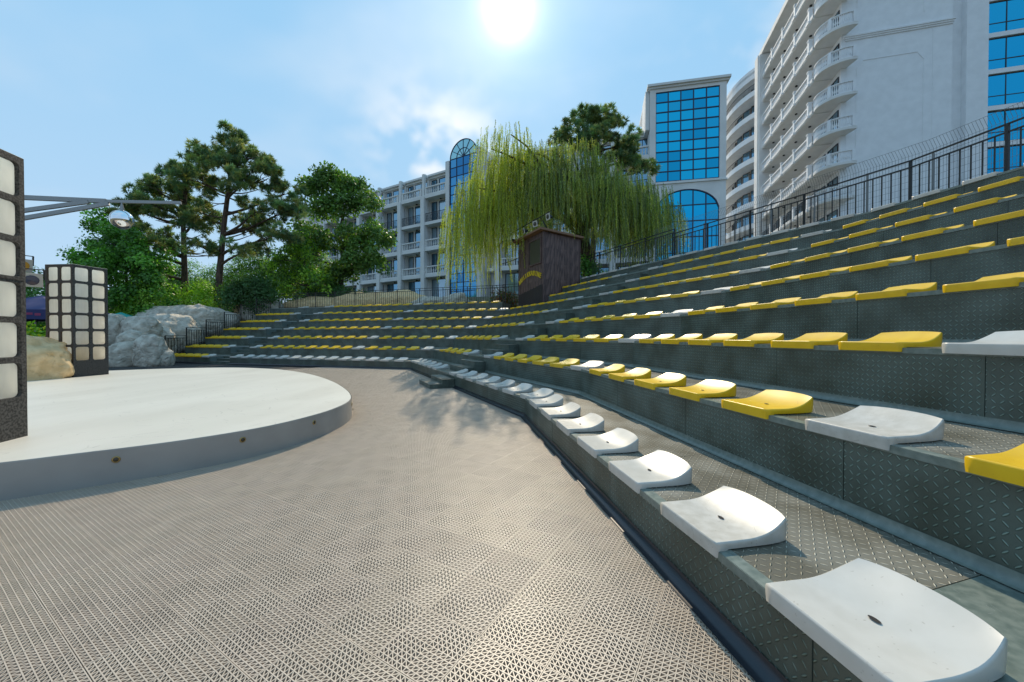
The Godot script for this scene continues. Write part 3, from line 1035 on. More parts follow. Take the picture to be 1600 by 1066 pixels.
# ---------------------------------------------------------------- the brown cabin
func build_cabin() -> void:
	# front face along the seventh row; x to the right, z out towards the stage
	var org := Vector2(1.395, 17.25)
	var X := Vector3(-dC.x, 0, dC.y)
	var Z := Vector3(-nC.x, 0, nC.y)
	var F := Transform3D(Basis(X, Vector3.UP, Z), P3(org, 2.55))
	var t := thing("music_cabin", "brown plank cabin with yellow lettering at the top of the steps", "cabin", F)
	var I := Transform3D()
	var w := 2.48
	var d := 1.9
	var h := 3.38
	var core := MB.new()
	core.fb(I, -w + 0.03, -0.03, 0, h - 0.1, -d + 0.03, -0.03)
	obj("inner_wall", core, M["plank_0"], t)
	var n := 19
	for k in n:
		var x0 := -w + w * k / n
		var x1 := -w + w * (k + 1) / n
		var p := MB.new()
		var z := rng.randf_range(-0.004, 0.004)
		p.fb(I, x0 + 0.003, x1 - 0.003, 0.0 + rng.randf() * 0.03, h, -0.03, z)
		obj("plank", p, M["plank_%d" % (k * 7 % 4)], t)
	n = 14
	for k in n:
		var z0 := -d + d * k / n
		var z1 := -d + d * (k + 1) / n
		var p := MB.new()
		var x := rng.randf_range(-0.004, 0.004)
		p.fb(I, -0.03, x, rng.randf() * 0.03, h - 0.18 * (1.0 - float(k) / n), z0 + 0.003, z1 - 0.003)
		obj("plank", p, M["plank_%d" % (k * 5 % 4)], t)
	for e in [[0.012, 0.012], [-w - 0.006, 0.012], [0.012, -d - 0.006]]:
		var p := MB.new()
		p.fb(I, e[0] - 0.06, e[0], 0, h, e[1] - 0.06, e[1])
		obj("corner_post", p, M["plank_3"], t)
	var r := MB.new()
	var up := Transform3D(Basis(Vector3.RIGHT, -0.08), Vector3(0, h + 0.02, 0))
	r.fb(up, -w - 0.22, 0.16, 0, 0.09, -d - 0.15, 0.24)
	obj("roof", r, M["roof_board"], t)
	var f := MB.new()
	f.fb(I, -1.34, -0.16, 2.0, 2.06, 0.0, 0.05)
	f.fb(I, -1.34, -0.16, 3.12, 3.18, 0.0, 0.05)
	f.fb(I, -1.34, -1.28, 2.06, 3.12, 0.0, 0.05)
	f.fb(I, -0.22, -0.16, 2.06, 3.12, 0.0, 0.05)
	var wf := obj("window", f, M["plank_1"], t)
	var g := MB.new()
	g.fb(I, -1.28, -0.22, 2.06, 3.12, 0.0, 0.02)
	obj("pane", g, mat("dull_glass", lin(0.06, 0.055, 0.045), 0.3), wf)
	var pan := MB.new()
	for k in 8:
		pan.fb(I, -w + 0.04 + k * 0.3, -w + 0.33 + k * 0.3, 0.0, 0.78 + 0.035 * k, 0.008, 0.03)
	obj("kick_board", pan, mat("kick_wood", lin(0.03, 0.022, 0.02), 0.7), t)
	var word := "MUSIKKABINE"
	var sf := SystemFont.new()
	sf.font_names = PackedStringArray(["Droid Sans"])
	sf.font_weight = 800
	for k in word.length():
		var tm := TextMesh.new()
		tm.text = word[k]
		tm.font = sf
		tm.font_size = 32
		tm.pixel_size = 0.0098
		tm.depth = 0.02
		var u := (k + 0.5) / word.length()
		var xx := lerpf(-w + 0.06, -0.14, u)
		var yy := 1.25 + 0.42 * sin(PI * clampf(u * 0.80 + 0.08, 0, 1))
		var sl := cos(PI * (u * 0.80 + 0.08)) * 0.42 * PI * 0.8 / (w - 0.2)
		obj("letter", tm, M["yellow_letter"], t, Transform3D(Basis(Vector3(0, 0, 1), atan(sl)), Vector3(xx, yy, 0.02)))
	# a lamp bar over the roof, with its lamps
	var bar := thing("lamp_bar", "thin black pipe frame carrying lamps over the brown cabin", "lamp bar", F)
	var b := MB.new()
	b.tube([Vector3(-w - 1.9, 3.72, 0.25), Vector3(-w - 0.3, 3.98, 0.2), Vector3(0.9, 3.95, 0.2)], [0.02, 0.02, 0.02], 6)
	obj("pipe", b, M["black_metal"], bar)
	var c := MB.new()
	c.tube([Vector3(-w - 1.9, -0.1, 0.25), Vector3(-w - 1.9, 3.72, 0.25)], [0.03, 0.025], 6)
	c.tube([Vector3(-w - 1.9, 2.6, 0.25), Vector3(-w, 2.6, 0.1)], [0.02, 0.02], 6)
	c.tube([Vector3(0.05, 3.3, -0.3), Vector3(0.1, 3.95, 0.2)], [0.025, 0.02], 6)
	obj("upright", c, M["black_metal"], bar)
	var spots := [["small round stage lamp at the left end over the cabin roof", -2.72, 3.55, Vector3(-5, 2.6, 8), 0.22, "amber_glass"], ["white square stage lamp over the left part of the cabin roof", -1.36, 3.68, Vector3(-3, 2.2, 8), 0.27, "lens_dark"], ["square stage lamp over the cabin roof corner", -0.22, 3.72, Vector3(3, 2.2, 8), 0.26, "lens_dark"], ["white square stage lamp at the right end over the cabin", 0.92, 3.72, Vector3(1.5, 2.8, 8), 0.27, "lens_dark"]]
	for e in spots:
		floodlight(e[0], F * Vector3(e[1], e[2], 0.3), F * e[3], e[4], M[e[5]], "stage lamps over the cabin")

# ---------------------------------------------------------------- canopy, parasols
func build_shades() -> void:
	var t := thing("canopy_tent", "dark blue canopy tent with pink lettering band between the pylons", "canopy", Transform3D(Basis(Vector3.UP, 0.2), W(-20.6, 0, 17.0)))
	var I := Transform3D()
	var m := MB.new()
	var top := Vector3(0, 3.05, 0)
	var c := [Vector3(-1.5, 2.35, -1.5), Vector3(1.5, 2.35, -1.5), Vector3(1.5, 2.35, 1.5), Vector3(-1.5, 2.35, 1.5)]
	for k in 4: m.tri(top, c[(k + 1) % 4], c[k])
	obj("canopy", m, M["navy_cloth"], t)
	var v := MB.new()
	for k in 4:
		var a: Vector3 = c[k]
		var b: Vector3 = c[(k + 1) % 4]
		v.bar((a + Vector3.DOWN * 0.2), (b + Vector3.DOWN * 0.2), 0.012, 0.4)
	obj("valance", v, M["navy_cloth"], t)
	var p := MB.new()
	for k in 9:
		p.fb(I, -1.2 + k * 0.27, -1.0 + k * 0.27, 2.10 + 0.03 * (k % 2), 2.24 - 0.02 * (k % 3), 1.507, 1.512)
	obj("printed_band", p, M["pink_print"], t)
	for k in 4:
		var l := MB.new()
		l.bar(c[k] * Vector3(0.98, 0, 0.98), c[k] * Vector3(0.98, 1, 0.98), 0.05)
		obj("leg", l, M["lamp_body"], t)
	for e in [["turquoise", "turquoise parasol top showing over the grey boulders", W(-22.2, 0.45, 22.0), 0.9, 1.75], ["green", "green parasol top behind the walkway railing at the right edge", W(13.6, 2.9, 10.9), 1.0, 2.3]]:
		var q := thing("parasol", e[1], "parasol", Transform3D(Basis(), e[2]))
		var u := MB.new()
		u.lathe(Transform3D(), [Vector2(e[3], e[4]), Vector2(e[3] * 0.55, e[4] + 0.22), Vector2(0.02, e[4] + 0.42)], 8)
		obj("cover", u, M[e[0] + "_cloth"], q)
		var s := MB.new()
		s.tube([Vector3(0, -0.8, 0), Vector3(0, e[4] + 0.4, 0)], [0.025, 0.02], 8)
		obj("pole", s, M["lamp_body"], q)

# ---------------------------------------------------------------- plants
var leaf_mesh := {}

func make_leaf_meshes() -> void:
	var r := RandomNumberGenerator.new()
	r.seed = 5
	for kind in ["tuft", "spray", "fine"]:
		for vv in 3:
			var m := MB.new()
			if kind == "tuft":      # a brush of pine needles
				for k in 34:
					var d := Vector3(r.randf_range(-1, 1), r.randf_range(-0.25, 1.3), r.randf_range(-1, 1)).normalized()
					var s := d.cross(Vector3(r.randf_range(-1, 1), r.randf_range(-1, 1), r.randf_range(-1, 1))).normalized() * 0.022
					var b := d * 0.04
					var l := r.randf_range(0.19, 0.30)
					m.tri(b - s, d * l, b + s)
			else:
				var cnt: int = 12 if kind == "spray" else 16
				var ll: float = 0.15 if kind == "spray" else 0.10
				for k in cnt:
					var o := Vector3(r.randf_range(-1, 1), r.randf_range(-0.7, 0.7), r.randf_range(-1, 1)) * 0.24
					var d := (o.normalized() + Vector3(r.randf_range(-0.7, 0.7), r.randf_range(-0.9, 0.3), r.randf_range(-0.7, 0.7))).normalized()
					var s := d.cross(Vector3(r.randf_range(-0.5, 0.5), 1, r.randf_range(-0.5, 0.5))).normalized() * ll * 0.36
					var l := ll * r.randf_range(0.7, 1.25)
					m.quad(o, o + d * l * 0.5 - s, o + d * l, o + d * l * 0.5 + s)
			leaf_mesh[kind + str(vv)] = m.mesh()
	for vv in 3:                    # one hanging willow switch with its narrow leaves
		var m := MB.new()
		var x := 0.0
		var z := 0.0
		var y := 0.0
		while y > -1.0:
			y -= 0.0165
			x += r.randf_range(-0.006, 0.006)
			z += r.randf_range(-0.006, 0.006)
			var d := Vector3(r.randf_range(-1, 1), r.randf_range(-1.8, -0.6), r.randf_range(-1, 1)).normalized()
			var s := d.cross(Vector3(r.randf_range(-1, 1), 0.2, r.randf_range(-1, 1))).normalized() * 0.011
			var o := Vector3(x, y, z)
			var l := r.randf_range(0.045, 0.075)
			m.quad(o, o + d * l * 0.45 - s, o + d * l, o + d * l * 0.45 + s)
		leaf_mesh["switch" + str(vv)] = m.mesh()

# lobes: [centre, radii]; leaf clumps are spread through the outer part of each lobe
func crown(parent: Node3D, lobes: Array, per_m3: float, kind: String, mt: Material, tones: Array, sd: int, scl := 1.0, shell := 0.45, top := 0.0) -> void:
	var r := RandomNumberGenerator.new()
	r.seed = sd
	var nz := FastNoiseLite.new()
	nz.seed = sd
	nz.frequency = 0.55
	var sets := [[], [], []]
	for lb in lobes:
		var c: Vector3 = lb[0]
		var R: Vector3 = lb[1]
		var n := int(per_m3 * pow(R.x * R.y * R.z, 0.78) * 4.2)
		var heads := []
		if kind != "fine":       # needles and leaves sit in separate heads at the ends of the boughs
			for k in int(6 + 3.8 * R.x * R.z) if kind == "tuft" else int(7 + 6.5 * R.x * R.z):
				var hd := Vector3(r.randf_range(-1, 1), r.randf_range(-0.8, 1), r.randf_range(-1, 1))
				heads.append([c + hd.normalized() * R * pow(r.randf(), 0.4), r.randf_range(0.22, 0.42), r.randf_range(0.75, 1.5)])
		var made := 0
		var tries := 0
		while made < n and tries < n * 5:
			tries += 1
			var d := Vector3(r.randf_range(-1, 1), r.randf_range(-1, 1), r.randf_range(-1, 1))
			var q := d.length()
			if q > 1.0 or q < shell * r.randf(): continue
			if d.y < -top and r.randf() < 0.6: continue
			var p := c + d * R
			if kind == "fine" and nz.get_noise_3dv(p * 2.0) < 0.0: continue
			var out := (d.normalized() + Vector3.UP * 0.5).normalized()
			var b := Basis(Quaternion(Vector3.UP, out)) * Basis(Vector3.UP, r.randf() * TAU)
			var s := scl * r.randf_range(0.75, 1.35)
			var tone: Color = tones[r.randi() % tones.size()]
			if kind != "fine":
				var hq = heads[made % heads.size()]
				d = Vector3(r.randf_range(-1, 1), r.randf_range(-0.7, 1), r.randf_range(-1, 1)).normalized()
				p = hq[0] + d * Vector3(1.15, 0.8, 1.15) * hq[1] * (r.randf_range(0.55, 1.0) if kind == "tuft" else 1.35 * r.randf_range(0.2, 1.0))
				b = Basis(Quaternion(Vector3.UP, (d + Vector3.UP * 0.55).normalized())) * Basis(Vector3.UP, r.randf() * TAU)
				tone = tone * hq[2]
			var k := (3.3 if kind == "tuft" else 2.6) * clampf(0.95 + 0.5 * nz.get_noise_3dv(p * 3.1) + r.randf_range(-0.15, 0.15), 0.5, 1.5)
			sets[r.randi() % 3].append([Transform3D(b.scaled(Vector3.ONE * s), p), Color(tone.r * k, tone.g * k, tone.b * k)])
			made += 1
	for vv in 3:
		multi(parent, "crown", leaf_mesh[kind + str(vv)], sets[vv], mt)

func multi(parent: Node, called: String, mesh: Mesh, list: Array, mt: Material) -> void:
	if list.is_empty(): return
	var mm := MultiMesh.new()
	mm.transform_format = MultiMesh.TRANSFORM_3D
	mm.use_colors = true
	mm.mesh = mesh
	mm.instance_count = list.size()
	for i in list.size():
		mm.set_instance_transform(i, list[i][0])
		mm.set_instance_color(i, list[i][1])
	var o := MultiMeshInstance3D.new()
	o.name = called
	o.multimesh = mm
	o.material_override = mt
	parent.add_child(o, true)
	tag(o, "", "", "", "stuff")

func limb(m: MB, a: Vector3, b: Vector3, r0: float, r1: float, sag: float, r: RandomNumberGenerator) -> void:
	var path := []
	var rad := []
	var side := Vector3(r.randf_range(-1, 1), r.randf_range(-0.4, 0.4), r.randf_range(-1, 1)) * a.distance_to(b) * 0.06
	for k in 7:
		var f := k / 6.0
		path.append(a.lerp(b, f) + Vector3.UP * sag * sin(f * PI) + side * sin(f * PI * 1.7))
		rad.append(lerpf(r0, r1, f))
	m.tube(path, rad, 7, false)

func tree(called: String, label: String, cat: String, foot: Vector3, trunk: Array, r0: float, r1: float, lobes: Array, per: float, kind: String, mt: Material, bark: Material, tones: Array, sd: int, scl := 1.0, shell := 0.45, top := 0.0, group := "") -> Node3D:
	# trunk: points above the foot; lobes: [centre above the foot, radii]
	var r := RandomNumberGenerator.new()
	r.seed = sd
	var t := thing(called, label, cat, Transform3D(Basis(), foot), group)
	var m := MB.new()
	var path := [Vector3(0, -0.4, 0)]
	path.append_array(trunk)
	var rad := []
	for k in path.size(): rad.append(lerpf(r0, r1, pow(float(k) / (path.size() - 1), 0.8)))
	m.tube(path, rad, 10, false)
	obj("trunk", m, bark, t)
	var b := MB.new()
	for lb in lobes:
		var c: Vector3 = lb[0]
		var best: Vector3 = path[path.size() - 1]
		for k in 24:
			var f := k / 23.0 * (path.size() - 1)
			var i := mini(int(f), path.size() - 2)
			var p: Vector3 = path[i].lerp(path[i + 1], f - i)
			if p.y < c.y - absf(Vector2(c.x - p.x, c.z - p.z).length()) * 0.25 and p.y > 1.0: best = p
		limb(b, best, c, r1 * 0.9 + 0.02, 0.025, 0.0, r)
		for k in 4:
			var e: Vector3 = c + Vector3(r.randf_range(-1, 1), r.randf_range(-0.5, 0.8), r.randf_range(-1, 1)) * lb[1] * 0.8
			limb(b, best.lerp(c, r.randf_range(0.55, 0.95)), e, 0.03, 0.012, 0.05, r)
	if kind == "tuft":
		for k in 16:
			var f := r.randf_range(0.42, 0.9) * (path.size() - 1)
			var i := mini(int(f), path.size() - 2)
			var p: Vector3 = path[i].lerp(path[i + 1], f - i)
			var an := r.randf() * TAU
			limb(b, p, p + Vector3(cos(an) * r.randf_range(1.2, 3.0), r.randf_range(-0.1, 0.8), sin(an) * 1.4), 0.05, 0.015, -0.1, r)
	obj("branches", b, bark, t)
	crown(t, lobes, per, kind, mt, tones, sd, scl, shell, top)
	return t

func V3(a: Array) -> Vector3:
	return Vector3(a[0], a[1], a[2])

# lobes given as x (right), y (up), z (towards the viewer), rx, ry, rz
func lobe_list(a: Array) -> Array:
	var o := []
	for e in a: o.append([Vector3(e[0], e[1], e[2]), Vector3(e[3], e[4], e[5])])
	return o

func build_plants() -> void:
	make_leaf_meshes()
	var pine := [Color(0.050, 0.085, 0.035), Color(0.075, 0.105, 0.035), Color(0.040, 0.075, 0.040), Color(0.11, 0.115, 0.04)]
	var oak := [Color(0.055, 0.105, 0.025), Color(0.08, 0.13, 0.03), Color(0.045, 0.085, 0.025)]
	var lime := [Color(0.13, 0.22, 0.02), Color(0.10, 0.19, 0.02), Color(0.16, 0.25, 0.03)]
	var dark := [Color(0.028, 0.07, 0.022), Color(0.04, 0.09, 0.028), Color(0.03, 0.06, 0.02)]
	var mid := [Color(0.05, 0.12, 0.022), Color(0.07, 0.16, 0.024), Color(0.04, 0.095, 0.022)]
	# two tall pines on the left (26 and 25 metres off)
	tree("pine_tree", "left one of the two tall pines behind the grey boulders", "pine tree", W(-21.95, 0.8, 26.0), [Vector3(0.05, 2, 0), Vector3(0.0, 5, 0), Vector3(-0.05, 8, 0), Vector3(0.15, 10.8, 0)], 0.27, 0.10,
		lobe_list([[-1.9, 10.1, 0, 1.5, 1.0, 1.5], [-0.6, 10.7, 0.3, 1.3, 0.85, 1.4], [0.5, 11.1, 0, 1.3, 0.9, 1.3], [-2.9, 8.7, 0.5, 1.35, 0.85, 1.3], [-1.2, 9.0, 0.8, 1.5, 0.8, 1.2], [-2.0, 7.3, 0.4, 1.6, 0.6, 1.3], [0.3, 9.4, -0.6, 1.2, 0.8, 1.2], [-3.6, 6.6, 0, 1.2, 0.6, 1.2], [-1.0, 6.4, 0.5, 1.3, 0.5, 1.2], [-4.6, 7.4, -0.5, 0.9, 0.6, 0.8], [-3.2, 5.2, 0.6, 1.3, 0.45, 1.0], [1.2, 7.9, 0.6, 1.0, 0.6, 1.0]]), 34, "tuft", M["needle"], M["pine_bark"], pine, 101, 1.0, 0.7, 0.1, "tall pines on the left")
	tree("pine_tree", "right one of the two tall pines, taller with a broad crown", "pine tree", W(-18.9, 0.8, 25.0), [Vector3(-0.15, 2, 0), Vector3(0.05, 4.5, 0), Vector3(0.35, 7.5, 0), Vector3(0.75, 10.5, 0), Vector3(1.0, 12.6, 0)], 0.28, 0.09,
		lobe_list([[0.9, 13.0, 0, 1.3, 0.95, 1.3], [-0.3, 12.0, 0.4, 1.3, 0.85, 1.3], [2.1, 11.9, 0, 1.4, 0.95, 1.3], [0.8, 11.2, 1.0, 1.5, 0.8, 1.2], [3.2, 10.6, 0.2, 1.4, 0.9, 1.3], [4.4, 9.6, 0, 1.3, 0.8, 1.2], [2.2, 10.0, 1.0, 1.4, 0.75, 1.2], [-0.9, 10.2, 0.6, 1.2, 0.75, 1.2], [5.0, 8.4, 0.3, 1.2, 0.7, 1.1], [3.3, 8.3, 0.8, 1.5, 0.65, 1.1], [1.7, 7.9, -0.8, 1.3, 0.6, 1.2], [-0.9, 8.0, -0.4, 1.2, 0.6, 1.1], [3.9, 6.9, 0.5, 1.4, 0.55, 1.0], [2.1, 6.0, 0.4, 1.2, 0.5, 1.0], [-1.0, 6.2, 0.6, 1.1, 0.45, 1.0]]), 34, "tuft", M["needle"], M["pine_bark"], pine, 102, 1.0, 0.7, 0.1, "tall pines on the left")
	tree("pine_tree", "pine rising behind the willow in front of the blue glass tower", "pine tree", W(5.3, 4.2, 25.5), [Vector3(0, 2, 0), Vector3(0.05, 5, 0), Vector3(-0.05, 8.0, 0), Vector3(0.2, 11.0, 0)], 0.24, 0.09,
		lobe_list([[0.0, 11.4, 0, 1.25, 0.95, 1.2], [1.0, 11.0, 0.3, 1.1, 0.9, 1.1], [-1.3, 10.6, 0, 0.95, 0.75, 1.0], [-2.0, 9.9, 0.2, 0.75, 0.5, 0.8], [0.5, 9.9, 0.6, 1.4, 0.8, 1.2], [1.9, 9.6, 0.2, 1.2, 0.8, 1.1], [2.6, 8.7, 0, 0.95, 0.65, 0.9], [-0.6, 9.3, 0.8, 1.1, 0.6, 1.0], [3.3, 8.0, 0.3, 0.75, 0.75, 0.7], [1.4, 8.4, 0.8, 1.1, 0.5, 0.9]]), 40, "tuft", M["needle"], M["pine_bark"], pine, 103, 1.0, 0.7, 0.1)
	# broad-leaved trees
	tree("oak_tree", "broad leafy tree standing in front of the balconied hotel wing", "leafy tree", W(-12.9, 3.0, 29.0), [Vector3(0.1, 2, 0), Vector3(0.25, 4.2, 0), Vector3(0.0, 6.0, 0), Vector3(0.6, 8.4, 0)], 0.24, 0.09,
		lobe_list([[-0.2, 9.9, 0, 1.5, 1.2, 1.4], [1.2, 9.3, 0, 1.2, 1.0, 1.2], [-1.9, 9.2, 0.2, 1.2, 0.9, 1.2], [2.0, 8.2, 0.3, 0.95, 0.8, 1.0], [0.6, 7.8, 0.6, 1.2, 0.9, 1.1], [-1.2, 7.6, 0.4, 1.1, 0.8, 1.1], [2.6, 5.6, 0.5, 1.4, 1.0, 1.2], [1.2, 5.3, 0.8, 1.5, 1.1, 1.2], [-1.2, 5.2, 0.5, 1.2, 0.9, 1.1], [-2.9, 4.4, 0.2, 1.2, 0.9, 1.0], [2.4, 3.6, 0.8, 1.6, 1.2, 1.3], [0.7, 3.0, 0.6, 1.5, 1.1, 1.2], [-0.9, 2.4, 0.5, 1.3, 0.9, 1.1], [-2.7, 6.4, -0.3, 1.0, 0.6, 0.9]]), 24, "spray", M["leaf"], M["grey_bark"], oak, 104, 1.3, 0.5)
	tree("young_tree", "thin pale green tree between the pines and the oak", "leafy tree", W(-14.2, 2.6, 27.0), [Vector3(0, 1.5, 0), Vector3(-0.2, 3, 0), Vector3(-0.3, 5, 0)], 0.12, 0.05,
		lobe_list([[-0.6, 5.2, 0, 1.0, 0.8, 0.9], [0.4, 4.4, 0, 0.9, 0.7, 0.9], [-1.5, 4.0, 0.3, 1.1, 0.8, 0.9], [-0.4, 3.1, 0.2, 1.2, 0.8, 1.0], [0.6, 2.4, 0.2, 1.0, 0.8, 0.9], [-2.0, 2.8, 0.2, 1.0, 0.8, 0.9], [-1.0, 1.9, 0.3, 1.1, 0.7, 0.9]]), 30, "spray", M["leaf"], M["grey_bark"], oak + lime, 105, 0.95, 0.4)
	tree("maple_tree", "bushy green tree behind the far pylon and the mirror ball", "leafy tree", W(-24.0, 0.3, 24.0), [Vector3(0.1, 1.5, 0), Vector3(0.3, 3.5, 0), Vector3(0, 5.5, 0)], 0.16, 0.07,
		lobe_list([[-0.6, 6.9, 0, 1.2, 1.1, 1.1], [0.6, 6.4, 0.4, 1.4, 1.0, 1.2], [1.7, 5.6, 0.4, 1.3, 1.0, 1.1], [-1.5, 5.8, 0.2, 1.2, 1.0, 1.1], [0.2, 4.9, 0.8, 1.7, 1.1, 1.2], [2.2, 4.0, 0.6, 1.4, 1.1, 1.1], [-1.6, 4.2, 0.6, 1.4, 1.1, 1.1], [0.5, 3.0, 0.9, 1.9, 1.2, 1.2], [-1.7, 2.2, 0.5, 1.3, 1.1, 1.1], [2.3, 2.2, 0.5, 1.4, 1.0, 1.1], [-2.2, 8.3, -0.6, 0.7, 1.0, 0.7]]), 40, "spray", M["leaf"], M["grey_bark"], mid, 106, 1.0, 0.5)
	var shrubs := [
		["bright lime green shrub between the two pine trunks", W(-19.9, 1.2, 24.6), [[0, 2.2, 0, 1.0, 1.5, 0.8], [0.8, 1.9, 0.3, 0.8, 1.2, 0.7], [-0.9, 1.8, 0.1, 0.8, 1.1, 0.7]], lime, 42],
		["bright yellow green shrub left of the left pine trunk", W(-21.8, 0.6, 23.6), [[0, 2.6, 0, 1.1, 1.5, 0.8], [-1.0, 2.0, 0.2, 1.0, 1.3, 0.8], [-2.0, 1.6, 0.2, 0.9, 1.1, 0.8]], lime, 40],
		["dark glossy rounded shrub at the right of the pine trunks", W(-16.9, 2.4, 25.0), [[0, 1.7, 0, 1.35, 1.35, 1.0], [0.9, 1.3, 0.3, 1.0, 1.1, 0.8], [-0.9, 1.3, 0.3, 0.9, 1.1, 0.8]], dark, 60],
		["dark shrub behind the top railing below the oak", W(-12.2, 3.2, 27.6), [[0, 0.8, 0, 1.5, 0.9, 0.8], [1.5, 0.6, 0.1, 1.2, 0.7, 0.8], [-1.5, 0.7, 0, 1.2, 0.8, 0.8]], dark, 50],
		["shrub with yellow flowers beside the tan boulder", W(-15.7, 0.2, 12.4), [[0, 0.7, 0, 0.6, 0.55, 0.5], [0.2, 1.0, 0, 0.35, 0.3, 0.3]], [Color(0.55, 0.45, 0.01), Color(0.16, 0.24, 0.02), Color(0.10, 0.19, 0.02)], 60],
		["dark bushy tree behind the canopy tent", W(-27.5, 0.0, 20.5), [[0, 2.0, 0, 2.2, 2.0, 1.4], [2.0, 2.6, 0, 1.8, 1.6, 1.2], [-2.2, 3.0, -0.4, 2.0, 1.8, 1.3], [1.0, 4.2, -0.5, 1.3, 0.9, 1.0]], mid, 34],
		["mixed green thicket under the pines far behind the boulders", W(-25.0, 0.6, 33.0), [[-5.5, 4.2, 0, 2.6, 3.4, 1.0], [-2.6, 4.0, 0, 2.4, 3.2, 1.0], [0.2, 3.8, 0, 2.4, 3.0, 1.0], [2.8, 4.8, 0, 2.4, 3.6, 1.0], [5.4, 4.4, 0, 2.2, 3.4, 1.0], [8.2, 4.6, 0, 2.2, 3.4, 1.0]], mid + lime + oak, 62],
		["low green hedge under the pines behind the boulders", W(-24.6, 0.0, 22.3), [[-2.0, 1.2, 0, 1.6, 1.2, 0.8], [0, 1.1, 0, 1.6, 1.2, 0.8], [2.0, 1.3, 0, 1.4, 1.2, 0.8]], mid + lime, 34],
		["low green shrub in front of the hotel columns behind the willow fence", W(3.4, 3.9, 18.9), [[0, 0.5, 0, 0.7, 0.7, 0.5], [0.6, 0.3, 0, 0.5, 0.5, 0.5]], mid, 60],
		["reddish brown bush beside the brown cabin", W(-0.6, 2.9, 22.4), [[0, 0.5, 0, 0.9, 0.6, 0.6], [0.8, 0.4, 0.2, 0.6, 0.5, 0.5]], [Color(0.16, 0.06, 0.03), Color(0.10, 0.07, 0.03), Color(0.06, 0.09, 0.03)], 60]]
	var k := 0
	for e in shrubs:
		var t := thing("shrub", e[0], "shrub", Transform3D(Basis(), e[1]))
		var st := MB.new()
		var rr := RandomNumberGenerator.new()
		rr.seed = 300 + k
		for lb in lobe_list(e[2]):
			limb(st, Vector3(lb[0].x * 0.3, -0.3, lb[0].z * 0.3), lb[0], 0.04, 0.015, 0.0, rr)
		obj("stem", st, M["grey_bark"], t)
		crown(t, lobe_list(e[2]), e[4], "fine", M["leaf"], e[3], 200 + k, 1.1, 0.5)
		k += 1
	build_willow()

